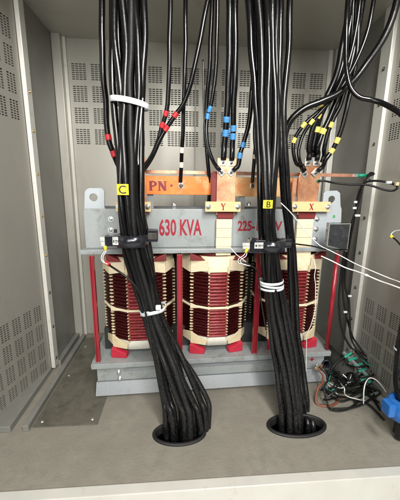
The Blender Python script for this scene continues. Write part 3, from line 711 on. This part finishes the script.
# split-core current sensors
def sensor(px, py, Y, ax, ay, label, side_l, side_r, lab, term):
    c = at(px, py, Y); root = empty('current_sensor', c); tag(root, label, 'current sensor', 'split-core sensors around the bundles')
    inv = Matrix.Translation(-c)
    def fin(o): 
        o.data.transform(inv); o.parent = root; return o
    fin(band('ring', px, py, Y, ax, ay, .052, 'black_plastic', th=.012))
    a0, a1 = at(side_l[0], side_l[2], c.y-.035), at(side_l[1], side_l[3], c.y-.035)
    body = fin(MB().box((a0.x, c.y-.04, a1.z), (a1.x, c.y+.02, a0.z)).build('body','black_plastic',bevel=.004))
    a0, a1 = at(side_r[0], side_r[2], c.y-.01), at(side_r[1], side_r[3], c.y-.01)
    fin(MB().box((a0.x, c.y-.015, a1.z), (a1.x, c.y+.03, a0.z)).build('latch','black_plastic',bevel=.005))
    fin(MB().box((a0.x+.004, c.y-.0165, a1.z+.012), (a1.x-.004, c.y-.0152, a0.z-.014)).build('latch_rib','bolt_dark',bevel=.0005))
    a0, a1 = at(lab[0], lab[2], c.y-.042), at(lab[1], lab[3], c.y-.042)
    lb = fin(MB().box((a0.x, c.y-.0425, a1.z), (a1.x, c.y-.0405, a0.z)).build('rating_label','label_grey',bevel=.0003))
    w_ = a1.x-a0.x; h_ = a0.z-a1.z
    mb = MB()
    for (u0,u1,v0,v1) in ((.08,.2,.3,.62),(.3,.5,.45,.6),(.56,.62,.35,.62),(.66,.9,.5,.62),(.3,.5,.25,.33)):
        mb.box((a0.x+w_*u0-c.x, -.0432, a1.z+h_*v0-c.z),(a0.x+w_*u1-c.x, -.0428, a1.z+h_*v1-c.z))
    mb.build('print','ink',lb)
    a0, a1 = at(term[0], term[2], c.y-.045), at(term[1], term[3], c.y-.045)
    tm = MB(); nn = 2
    for k in range(nn):
        za = a1.z+(a0.z-a1.z)*k/nn; zc = a1.z+(a0.z-a1.z)*(k+1)/nn-.001
        tm.box((a0.x-.002*k, c.y-.048, za), (a1.x, c.y-.03, zc)); tm.box((a0.x+.003, c.y-.05, za+.003), (a0.x+.010, c.y-.0482, zc-.003))
    fin(tm.build('terminal','label_grey',bevel=.001))
    return root
sensor(132.5,240,1.225,.056,.052,'black split-core sensor clamped around the left bundle',(104.5,124,235.5,246.5),(147,158,229.5,242),(112.3,121.8,237,245),(100.5,105,237,246))
sensor(270.5,245,1.225,.050,.050,'black split-core sensor clamped around the middle bundle',(250,266,240,253),(284,291.5,239,248),(254.6,267,242.5,248.5),(243,249.5,243,249))
q = at(252.5,239.5,1.20); MB().cyl(q, q+Vector((0,-.02,0)), .011, 12).build('sensor_clip','black_plastic')
D.objects['sensor_clip'].parent = None
tag(D.objects['sensor_clip'], 'small round black clip on top of the middle sensor', 'clip')

# sensor leads
def wire(name, pl, Y, r, m, label, cat='wire', group=None, n=8):
    P = [at(p[0], p[1], p[2] if len(p) > 2 else Y) for p in pl]
    return cable(name, P, r, label, cat, group, m=m, n=n, step=.006)
o, _ = wire('sensor_lead', [(106,263,1.19),(112,267,1.17),(121,273,1.155),(130,280,1.15),(137,288,1.15),(142,300,1.15),(147,320,1.14),(152,350,1.12)], 1.18, .0045, 'sheath_matt', 'thin black sensor lead curving down across the left winding')
for k, pl in enumerate(([(104,246),(104.5,251),(101.5,256),(102,261),(107,264)],[(105,246),(106,251),(103,257),(104,262),(108,264.5)])):
    P = [at(x,y,1.178-k*.004) for x,y in pl]; MB().tube(spline(P,.005), .0017, 8).build('core_wire','wire_white',o,smooth=True)
MB().tube([at(105,246,1.176),at(105.6,250,1.176)], .006, 10).build('ferrule','tag_yellow',o,smooth=True)
MB().tube([at(105.5,262,1.186),at(109.5,265,1.176)], .0075, 10).build('heat_shrink','tape_red',o,smooth=True)
o, _ = wire('sensor_lead', [(239,262),(246,263.5),(252,266),(257,271),(259,280),(261,300,1.18),(266,330,1.16)], 1.175, .003, 'sheath_matt', 'thin black sensor lead looping below the middle sensor')
for k, pl in enumerate(([(246.5,250),(244,255),(238.5,259),(239,263),(246,264.5)],[(247,251),(246,256),(240,260.5),(243,264),(250,266)],[(230,247),(236,254),(241,258),(246,262)])):
    P = [at(x,y,1.17-k*.003) for x,y in pl]; MB().tube(spline(P,.005), .0015, 8).build('core_wire','wire_white',o,smooth=True)
MB().tube([at(247.5,248.5,1.168),at(245.5,252.5,1.168)], .006, 10).build('ferrule','tag_yellow',o,smooth=True)

# ------------------------------------------------------------------ cables landing on the phase bars
DN = (TM.to_3x3() @ Vector((0,-1,0)))
def lug(o, px, py, y, ang, boltm='bolt_dark', pm='tinned', s=1, dl=0):
    p = W(T(px, py, y)); d = Vector((math.sin(ang), 0, math.cos(ang))); d = (TM.to_3x3() @ d); t = DN.cross(d)
    mt = Matrix(((t.x,DN.x,d.x,p.x),(t.y,DN.y,d.y,p.y),(t.z,DN.z,d.z,p.z),(0,0,0,1)))
    L = MB().box((-.0145*s,0,-.0155*s),(.0145*s,.004,.020*s),mtx=mt).build('lug',pm,o,bevel=.002)
    q = p+DN*.004
    MB().cyl(q,q+DN*.002,.0105*s,18).build('washer','zinc',L)
    hexbolt(q+DN*.002, DN, .0065*s, L, m=boltm, washer=False)
    return p + d*.028*s + DN*.006
def drop(px, py, y, ang, pl, r, bands, tm, label, group, lugs=True, s=1, n=14, m='sheath'):
    """cable from a lug on a bar up out of the cabinet"""
    p = W(T(px, py, y)); d = TM.to_3x3() @ Vector((math.sin(ang),0,math.cos(ang)))
    s0 = p + d*.018*s + DN*.010; s1 = p+d*.045*s+DN*.012
    P = [s0, s1] + [at(a[0],a[1],a[2]) for a in pl]
    o, path = cable('power_cable', P, r, label, 'cable', group, m=m, bands=bands, bm_=tm, n=n, step=.006, blen=.022)
    if lugs: lug(o, px, py, y, ang, s=s)
    # crimp barrel
    MB().tube([s0-d*.006, s1-d*.004], r*.95, n).build('crimp', 'sheath_matt', o, smooth=True)
    return o
GY = 'blue-banded cables on the Y bar'
yb = 1.40
drop(223,162.5,yb,0,[(224,146,1.39),(226,128,1.38),(228,100,1.36),(229,60,1.34),(230,-60,1.3)],.0135,[(229,119.5),(226.5,133)],'tape_blue','black cable with blue bands bolted to the top left hole of the Y bar',GY)
drop(231.3,163,yb,0,[(232.5,146,1.39),(233.5,128,1.38),(234,100,1.36),(235,60,1.34),(236,-60,1.3)],.0125,[(233.7,128),(233.7,137)],'tape_blue','black cable with blue bands bolted to the top right hole of the Y bar',GY)
drop(221.5,172.5,yb,-.75,[(213,161,1.38),(208,147,1.38),(206.5,130,1.38),(208,115,1.38),(212,100,1.37),(216,60,1.35),(219,-60,1.3)],.0085,[(211,109.5),(208,117)],'tape_blue','black cable with blue bands curving in to the lower left hole of the Y bar',GY)
drop(231,172.5,yb,.75,[(240,153,1.39),(244,141,1.39),(248.5,125,1.38),(251.5,100,1.36),(254,60,1.34),(256,-60,1.3)],.0105,[(244,145),(240,155.5)],'tape_blue','black cable with blue bands slanting up from the lower right Y bar hole',GY)
cable('power_cable',[at(*q) for q in ((214,-60,1.34),(210,60,1.40),(206.5,100,1.43),(205.5,130,1.44),(207,150,1.45),(209,175,1.46),(209,196,1.47),(207,225,1.50))],.0095,'black cable with one blue band hanging behind the Y bar cables',bands=[(206.5,128.5)],bm_='tape_blue')
wire('signal_wire',[(203,60,1.37),(203.5,100,1.37),(204.5,125,1.37),(205.5,140,1.37),(209,155,1.37),(216,168,1.37),(221,172,1.37)],1.37,.0035,'sheath','slim glossy black wire curving down to the Y bar')
GX = 'yellow-banded cables on the X bar'
drop(307.6,163,yb,0,[(309,148,1.39),(312,132,1.38),(317,117,1.37),(325,100,1.36),(340,60,1.34),(360,-60,1.3)],.0125,[(317,115),(319.5,108)],'tape_yellow','black cable with yellow bands bolted to the top left hole of the X bar',GX)
drop(315.8,163,yb,0,[(317.5,148,1.38),(322,133,1.375),(329,118,1.37),(337,100,1.36),(352,60,1.34),(372,-60,1.3)],.012,[(325.5,133)],'tape_yellow','black cable with a single yellow band bolted top right on the X bar',GX)
drop(311,160,yb+.012,0,[(313,148,1.40),(316.5,131,1.39),(320,118,1.38),(328,100,1.37),(343,60,1.35),(363,-60,1.31)],.0125,[(316.8,130)],'tape_yellow','black cable with a wide yellow band rising behind the two upper X bar lugs',GX,lugs=False)
drop(304.5,174,yb,-.7,[(296,163,1.38),(293,150,1.38),(294.5,139,1.38),(304,125,1.37),(318,112,1.36),(331,100,1.35),(347,78,1.33),(368,30,1.3),(384,-60,1.28)],.0085,[(294.3,140),(304,126)],'tape_yellow','black cable with yellow bands arching widest from the left of the X bar',GX)
drop(305.5,173,yb-.012,-.6,[(300,162,1.36),(298.5,150,1.36),(303,135,1.36),(312,122,1.35),(324,108,1.34),(336,92,1.33),(354,40,1.31),(368,-60,1.28)],.008,[(311.5,122.5)],'tape_yellow','black cable with one yellow band arching just inside the widest one',GX,lugs=False)
drop(315,173,yb-.004,.75,[(325,160,1.38),(332,150,1.38),(337.5,139,1.37),(343,124,1.36),(349,100,1.35),(356,60,1.33),(362,-60,1.3)],.0105,[(331.7,151.7),(337,140)],'tape_yellow','black cable with yellow bands slanting up from the lower X bar hole',GX)
drop(320,165,yb+.02,.2,[(324,148,1.40),(328,133,1.39),(334,118,1.38),(342,100,1.37),(350,60,1.35),(356,-60,1.3)],.010,[(329,123.5)],'tape_yellow','black cable with one yellow band behind the right lug of the X bar',GX,lugs=False)
# bottom row bolts on bars without cables
for q in ((231,172.5),(304.3,174)): 
    p = T(*q,yb); MB().cyl(p,p+Vector((0,-.003,0)),.012,18).build('washer','zinc',by if q[0] < 250 else bx_); 
    hexbolt(p+Vector((0,-.003,0)),(0,-1,0),.007,by if q[0] < 250 else bx_,m='bolt_dark')
# Z side
GZ = 'red-banded cables of the Z bar'
cable('power_cable',[at(*q) for q in ((100,-60,1.30),(103,60,1.32),(105.5,100,1.34),(106.5,125,1.35),(109,142,1.355),(113.5,153,1.36),(119,166,1.37),(126,176,1.385))],.012,'black cable with red bands left of the left bundle',group=GZ,bands=[(108.3,138.5),(113.6,154)],bm_='tape_red')
cable('power_cable',[at(*q) for q in ((171,-60,1.30),(169.5,60,1.32),(167.5,100,1.34),(165,116,1.35),(162,126,1.36),(158.5,140,1.37),(152,156,1.375),(144,167,1.38),(138,173,1.385))],.0098,'black cable with red bands dropping straight then joining toward the Z bar',group=GZ,bands=[(164.8,114.5),(162,125)],bm_='tape_red')
cable('power_cable',[at(*q) for q in ((212,-20,1.30),(196,60,1.32),(185,100,1.34),(175,115.5,1.35),(166,129,1.36),(160,140,1.36),(153,155,1.365),(145,168,1.37),(138,176,1.375))],.0098,'black cable with red bands slanting down from upper right toward the Z bar',group=GZ,bands=[(174.8,116),(165.6,129.7)],bm_='tape_red')
# neutral drops
o, _ = cable('neutral_cable',[at(*q) for q in ((186,-60,1.34),(185,60,1.36),(184,100,1.38),(183,130,1.40),(181.5,155,1.42),(180.5,182,1.44))],.0092,'black cable with two whitish bands bolted on the orange neutral bar',bands=[(181.5,151),(181,165)],bm_='tape_white')
for oo, (px, py) in ((o,(181,185.8)),):
    p = W(T(px,py,yn-.001)); MB().box((p.x-.012,p.y-.004,p.z-.012),(p.x+.012,p.y,p.z+.016)).build('lug','tinned',oo,bevel=.001); hexbolt(p+Vector((0,-.004,0)),DN,.007,oo,m='bolt_dark')
o, _ = cable('neutral_cable',[at(*q) for q in ((264,-60,1.30),(263,60,1.30),(261,100,1.31),(258.5,120,1.32),(256,143,1.35),(254.2,158,1.38),(252.5,182,1.43))],.0088,'black cable with two whitish bands bolted on the bare part of the neutral bar',bands=[(256.3,144),(254.5,155.5)],bm_='tape_white')
p = W(T(252.3,186,yn)); MB().box((p.x-.010,p.y-.006,p.z-.010),(p.x+.010,p.y,p.z+.012)).build('lug','tinned',o,bevel=.001); hexbolt(p+Vector((0,-.006,0)),DN,.006,o,m='bolt_dark')
# heavy cables arching at the top right
cable('heavy_cable',[at(*q) for q in ((284,142,1.33),(287,128,1.33),(294,117,1.32),(306,107.5,1.31),(322,101,1.30),(340,92,1.29),(362,70,1.28),(392,20,1.26),(405,-60,1.25))],.014,'thick black cable arching from the middle bundle over the X bar cables')
cable('heavy_cable',[at(*q) for q in ((352,-60,1.27),(346,40,1.26),(348,80,1.24),(358,96,1.22),(372,100,1.20),(385,104.5,1.17),(402,115,1.12),(420,135,1.08),(440,170,1.04))],.010,'thick black cable sweeping out of the top right corner')
cable('black_wire',[at(*q) for q in ((142.8,98,1.22),(141,115,1.22),(139,135,1.22),(138,155,1.22),(139,170,1.235))],.0022,'thin white wire running down the right edge of the left bundle',m='wire_white',cat='wire')[0].name='white_wire'

# ------------------------------------------------------------------ meter box on the right
mbx = empty('control_box', at(338,237,1.30)); tag(mbx, 'small black box with a scuffed silver-edged face standing at the right lifting lug', 'box')
c = at(338,237,1.30)
fl = [at(*q,1.27) for q in ((329,223.5),(350.5,223.2),(346.8,251.5),(326.5,246))]
bk = [v+Vector((.012,.045,0)) for v in fl]
fl = [v-c for v in fl]; bk = [v-c for v in bk]
MB().add(fl+bk,[(0,1,2,3),(7,6,5,4),(0,4,5,1),(1,5,6,2),(2,6,7,3),(3,7,4,0)]).build('housing','black_plastic',mbx,bevel=.002)
cen = sum(fl, Vector())/4
def frame_of(k, dy): return [cen+(v-cen)*k+Vector((0,dy,0)) for v in fl]
o1, i1 = frame_of(1.0,-.004), frame_of(.93,-.004); o2, i2 = frame_of(1.0,-.0005), frame_of(.93,-.0005)
mb = MB().add(o1+i1+o2+i2, [(i,(i+1)%4,(i+1)%4+4,i+4) for i in range(4)]+[(i,i+8,(i+1)%4+8,(i+1)%4) for i in range(4)]+[(i+4,(i+1)%4+4,(i+1)%4+12,i+12) for i in range(4)])
mb.build('rim','tinned',mbx)
MB().prism(frame_of(.925,-.0012),(0,.0008,0)).build('face_plate','meter_face',mbx)

# ------------------------------------------------------------------ wires on the right
wire('white_wire',[(281,203,1.20),(291,213,1.22),(303,228,1.26),(318,244,1.27),(330,250.5,1.25),(342,256.5,1.22),(355,263.5,1.18),(372,271,1.12),(390,278.5,1.06),(402,283,1.0),(430,296,.9)],1.2,.0021,'wire_white','upper thin white wire running from the bundle out to the right')
o,_ = wire('white_wire',[(321,256,1.28),(332,261,1.25),(345,267.5,1.21),(357,271.5,1.17),(366,275,1.13),(380,281,1.08),(397,287,1.0),(425,298,.9)],1.2,.0028,'wire_white','lower white wire with a small splice running out to the right')
q = at(366.5,275.2,1.13); MB().tube([at(364,274.2,1.135),q,at(369,276,1.122)],.005,10,radii=[.003,.006,.003]).build('splice','white_plastic',o,smooth=True)
wire('black_wire',[(290,243,1.22),(300,244.5,1.25),(312,246,1.26),(325,249,1.26),(338,249.5,1.25),(348,250,1.27)],1.2,.0035,'sheath','short black wire running from the middle sensor to the control box')
o,_ = wire('signal_wire',[(391.5,236.5,1.1),(396,240,1.08),(402,246.5,1.05),(420,265,.98)],1.1,.0032,'sheath_matt','thin black wire with a yellow ferrule at the right edge')
MB().tube([at(390.5,235.5,1.102),at(393,238,1.096)],.0055,10).build('ferrule','tag_yellow',o,smooth=True)
MB().tube(spline([at(391,236,1.1),at(391.5,233.5,1.1),at(395,231,1.09),(at(402,229.5,1.06)),at(420,222,1.0)],.006),.0017,8).build('core_wire','wire_white',o,smooth=True)
wire('white_wire',[(313.8,258,1.335),(315.5,268,1.325),(314.5,276,1.325),(315.5,285,1.32),(315.5,297,1.32),(315,310,1.32),(311,325,1.32),(307,335,1.325),(306.5,352,1.33),(306,372,1.31)],1.33,.0018,'wire_white','thin whitish string hanging down the right winding')
# earth lead loop at the end of the copper strip
o, path = cable('earth_cable',[ec+Vector((-.02,-.004,0)),ec+Vector((.03,-.005,0)),at(371,173,1.44),at(374,174,1.42),at(368,177,1.41),at(362.5,187,1.40),at(357,207,1.40),at(350,228,1.42),at(345,250,1.44),at(341,275,1.46),at(339,300,1.46),at(341,325,1.45),at(349,345,1.42),at(362,357,1.38),at(374,371,1.33),at(384,388,1.28)],.0058,'black earth cable from the end of the copper strip down beside the right post',m='sheath_matt',n=10)
MB().tube([ec+Vector((-.022,-.004,0)),ec+Vector((.028,-.005,0))],.0095,12).build('heat_shrink','tape_green',o,smooth=True)
MB().box((ec.x-.045,ec.y-.007,ec.z-.008),(ec.x-.02,ec.y-.001,ec.z+.008)).build('lug','tinned',o,bevel=.001)
o,_ = cable('earth_cable',[at(*q) for q in ((318,181,1.41),(325,181,1.40),(335,183,1.40),(350,184.5,1.38),(368,185,1.34),(385,190,1.30),(394,190.5,1.28),(397.5,187,1.27),(392,183.5,1.29),(380,181,1.32),(368,181.5,1.36),(362,186,1.38),(358,196,1.40),(355.5,210,1.42),(352,228,1.43),(347,245,1.45),(344.5,262,1.46),(342.5,285,1.47),(345,310,1.46),(352,335,1.44),(358,345,1.42),(370,360,1.36),(380,372,1.31))],.0050,'black earth cable looping out over the right side panel and back down',m='sheath_matt',n=10)
MB().tube([W(T(316,180.8,1.41)),at(320,181,1.41)],.0078,12).build('heat_shrink','tape_green',o,smooth=True)
o3,_ = cable('earth_cable',[at(*q) for q in ((362,190,1.38),(357,205,1.40),(353,225,1.42),(349,245,1.44),(346.5,262,1.45),(345,285,1.46),(349,300,1.45),(349.5,320,1.43),(351,338,1.42),(358,352,1.38),(368,364,1.34))],.0055,'black earth cable running straight down behind the control box',m='sheath_matt',n=10)
for (px,py,w_) in ((355.5,202,.007),(354.5,208,.008),(357.5,215.5,.012),(345.3,312,.009),(349.8,296,.009)):
    q = at(px,py,1.375 if py < 250 else 1.42); t_ = MB().box((q.x-w_,q.y-.004,q.z-.005),(q.x+w_,q.y+.004,q.z+.005)); t_ = t_.build('wire_clip','white_plastic',o3,bevel=.001)
q = at(389,182.5,1.28); MB().box((q.x-.012,q.y-.006,q.z-.005),(q.x+.010,q.y+.006,q.z+.006)).build('wire_clip','white_plastic',o,bevel=.001)
q = at(396.8,184,1.265); MB().box((q.x-.007,q.y-.006,q.z-.007),(q.x+.007,q.y+.006,q.z+.008)).build('connector','comb',o,bevel=.001)

# ------------------------------------------------------------------ bottom right clutter
def ring_tube(name, p0, p1, ro, ri, m, label, cat):
    p0, p1 = Vector(p0), Vector(p1); z = (p1-p0).normalized(); x = z.orthogonal().normalized(); y = z.cross(x); n = 28; mb = MB()
    prof = [(0,ri),(0,ro),(1,ro),(1,ri)]
    L = (p1-p0)
    for (t, r) in prof:
        for i in range(n):
            a = 2*PI*i/n; mb.v.append(p0+L*t+(x*math.cos(a)+y*math.sin(a))*r)
    for j in range(4):
        for i in range(n): mb.f.append((j*n+i, j*n+(i+1)%n, ((j+1)%4)*n+(i+1)%n, ((j+1)%4)*n+i)); mb.m.append(0)
    o = mb.build(name, m, smooth=True); return tag(o, label, cat)
ring_tube('conduit', at(350,379,1.30), at(326,350,1.60), .044, .039, 'void', 'large black pipe with an open round end lying at the right foot of the transformer', 'pipe')
ring_tube('conduit', at(327,365,1.36), at(318,352,1.60), .024, .020, 'black_plastic', 'short black pipe end beside the right end of the transformer base', 'pipe')
EB = MB(); a, c_ = at(343,352,1.42), at(384,392,1.22)
dv = (c_-a); 
eb = MB().tube([a, c_], .010, 4).build('earth_bar', 'tgrey_dark', bevel=.002); tag(eb, 'grey earth bar on edge behind the green-sleeved leads', 'earth bar')
rnd = random.Random(4)
leads = [((353,352),(345,357),(337,362),(331,370),(329,383)),((357,358),(350,360),(343,366),(339,376),(340,390)),((362,364),(355,366),(350,370),(347,382),(352,392)),
         ((366,369),(360,371),(356,376),(357,388),(365,391)),((370,374),(365,378),(352,388),(345,396),(331,390)),((374,379),(368,383),(356,394),(342,398),(322,388))]
words = ['first','second','third','fourth','fifth','sixth']
for k, pl in enumerate(leads):
    Yk = [1.40,1.385,1.36,1.33,1.30,1.27][k]
    P = [at(x, y, Yk-.012*j) for j, (x, y) in enumerate(pl)]
    P = [Vector((p.x, p.y, max(p.z, FZ+.008))) for p in P]
    o, path = cable('earth_lead', P, .0052, f'black lead with a green sleeve, {words[k]} from the back along the earth bar', 'wire', 'green-sleeved leads on the earth bar', m='sheath_matt', n=10, step=.005)
    MB().tube(seg_between(path, int(len(path)*.16), .050), .0072, 10).build('heat_shrink', 'green_wire', o, smooth=True)
    q = path[0]; MB().box((q.x-.012,q.y-.007,q.z-.003),(q.x+.010,q.y+.007,q.z+.001)).build('lug','copper_strip',o,bevel=.001)
    MB().cyl(q+Vector((0,0,.001)), q+Vector((0,-.003,.009)), .006, 6).build('bolt','zinc',o)
o,_ = cable('earth_lead',[at(*q) for q in ((318,366,1.33),(320,371,1.31),(323,376,1.29),(322,384,1.26),(318,388,1.25))]+[Vector((.68,1.20,FZ+.007)),Vector((.74,1.18,FZ+.007)),Vector((.82,1.22,FZ+.007))],.0058,'reddish brown lead bolted to the right end of the transformer base',cat='wire',m='brown_wire',n=10)
for q in ((317,365),(319.5,369),(316,368)):
    p = at(*q,1.325); MB().cyl(p,p+Vector((0,-.008,.002)),.009,6).build('bolt','brass' if q[0]<317 else 'zinc',o,bevel=.0006)
p = at(319,367,1.335); MB().box((p.x-.02,p.y,p.z-.01),(p.x+.02,p.y+.004,p.z+.012)).build('lug','copper_strip',o,bevel=.001)
o,_ = cable('earth_lead',[at(*q) for q in ((319,367,1.32),(325,373,1.30),(328,380,1.27),(324,388,1.22))]+[Vector((.73,1.16,FZ+.006)),Vector((.80,1.15,FZ+.006)),Vector((.90,1.20,FZ+.006))],.0045,'black lead bolted beside the brown one on the transformer base',cat='wire',m='sheath_matt',n=10)
wire('white_wire',[(363.5,404,1.16),(364,390,1.18),(366,382,1.20),(370,378,1.20),(376,380,1.18),(382,386,1.15),(386,392,1.12)],1.2,.0028,'wire_white','short white wire arching over the floor before the blue collar')
for k, pl in enumerate(([(330,388),(345,393),(360,392),(372,398),(380,410)],[(326,392),(340,401),(352,399),(368,404),(384,420)],[(372,366),(380,378),(376,392),(366,402),(350,408),(330,409)],[(365,360),(378,372),(386,382),(392,398)])):
    P = [hit(x, y, FZ+.008+.006*k, 2) for x, y in pl]
    cable('floor_wire', P, .005, ['black wire lying on the floor near the earth bar, the rear one','black wire lying on the floor toward the blue collar','black wire bending back along the floor by the earth bar','black wire on the floor running toward the right bundle'][k], 'wire', m='sheath_matt', n=8)
rnd = random.Random(11)
kinds = 2*[('black','sheath_matt'),('black','sheath_matt'),('black','sheath'),('white','wire_white'),('green','green_wire'),('black','sheath_matt'),('black','sheath_matt'),('black','sheath'),('black','sheath_matt'),('black','sheath_matt'),('black','sheath'),('black','sheath_matt')]
for k, (cn, mm) in enumerate(kinds):
    x0_, y0_ = 330+rnd.uniform(-4, 36), 357+rnd.uniform(-4, 20)
    P = []
    for j in range(6):
        t = j/5; px = x0_+rnd.uniform(-13, 13)+t*rnd.uniform(-6, 34); py = y0_+t*rnd.uniform(14, 32)+rnd.uniform(-3, 3)
        q = hit(px, py, FZ+.01+(.032*math.sin(PI*t)+.006*k*(1-t))*rnd.uniform(.5,1.3), 2); P.append(q)
    cable('loose_wire', P, .0042 if cn == 'black' else .0026, f'{cn} wire curling in the tangle at the foot of the right side panel', 'wire', f'{cn} wires in the tangle by the right side panel', m=mm, n=8, step=.006)
# thick bundle at the right edge with the blue collar
for k, dx in enumerate((-.034,-.004,.030,.062,-.018,.02,.05)):
    off = 0 if k < 4 else .03
    P = [at(474,150,1.02),at(444,230,1.02),at(423,290,1.02),at(413,330,1.02),at(409,360,1.02),at(408,385,1.0),at(410,415,.98)]
    P = [p+Vector((dx*(1.0-.1*math.sin(i)), off+.004*math.sin(i*2+k), 0)) for i, p in enumerate(P)]
    P = [Vector((P[0].x+.05,P[0].y,1.95))]+P+[Vector((P[-1].x, P[-1].y, FZ+.01))]
    cable('power_cable', P, .0165, 'thick black cable standing in the bundle at the right edge', group='black cables of the right edge bundle', n=14)
band('cable_tie', 411, 350.5, 1.035, .066, .045, .008, 'white_plastic', 'thin white cable tie around the bundle at the right edge', 'cable tie', slant=-.006, th=.003)
c = at(411, 405, .99)
mb = MB(); n = 40
for i in range(n):
    a = 2*PI*i/n; q = Vector((math.cos(a), math.sin(a), 0)); bul = 1+.10*math.sin(2*a+.5)+.05*math.sin(5*a)
    for rr, z in ((.060,.034),(.072,.042),(.088,.036),(.098,.0),(.094,-.035),(.080,-.045),(.060,-.035)):
        mb.v.append(c+Vector((q.x*rr*bul*1.05, q.y*rr*bul*.8, z+.008*math.sin(a+2))))
for i in range(n):
    for k in range(7): mb.f.append((i*7+k,i*7+(k+1)%7,((i+1)%n)*7+(k+1)%7,((i+1)%n)*7+k)); mb.m.append(0)
o = mb.build('collar','blue_plastic',smooth=True); tag(o,'blue plastic collar around the foot of the right edge bundle','collar')
q = at(389,408,.93); MB().box((q.x-.012,q.y-.02,q.z-.03),(q.x+.016,q.y+.03,q.z+.024)).build('clasp','blue_plastic',o,bevel=.006)

# ------------------------------------------------------------------ light, world, camera
w = D.worlds.new('World'); S.world = w; w.use_nodes = True
w.node_tree.nodes['Background'].inputs[0].default_value = (.80,.88,1,1); w.node_tree.nodes['Background'].inputs[1].default_value = .06
def area(name, loc, target, sx, sy, power, col):
    l = D.lights.new(name, 'AREA'); l.shape = 'RECTANGLE'; l.size = sx; l.size_y = sy; l.energy = power; l.color = col
    o = D.objects.new(name, l); COL.objects.link(o); o.location = loc
    o.rotation_euler = (Vector(target)-Vector(loc)).to_track_quat('-Z', 'Y').to_euler(); return o
area('room_light', (.35,-1.9,2.3), (.2,1.7,.8), 1.7, 1.0, 118, (1,.98,.93))
area('side_light', (-.62,-.35,1.35), (1.0,1.35,.35), .5, .8, 13, (1,.99,.96))
area('coil_accent_light', (.52,-.1,2.1), (.2,1.4,.4), .28, .4, 30, (1,.98,.95))  # unseen light added to make the coil fronts shine
cam = D.cameras.new('camera'); co = D.objects.new('camera', cam); COL.objects.link(co); S.camera = co
cam.sensor_fit = 'HORIZONTAL'; cam.sensor_width = 36; cam.lens = 36*FPX/400; cam.clip_start = .02; cam.clip_end = 100
co.matrix_world = Matrix(((CR.x,CU.x,-CF.x,CP.x),(CR.y,CU.y,-CF.y,CP.y),(CR.z,CU.z,-CF.z,CP.z),(0,0,0,1)))
S.view_settings.view_transform = 'Standard'; S.view_settings.look = 'None'; S.view_settings.exposure = 0; S.view_settings.gamma = 1
S.render.engine = 'CYCLES'; S.cycles.max_bounces = 8
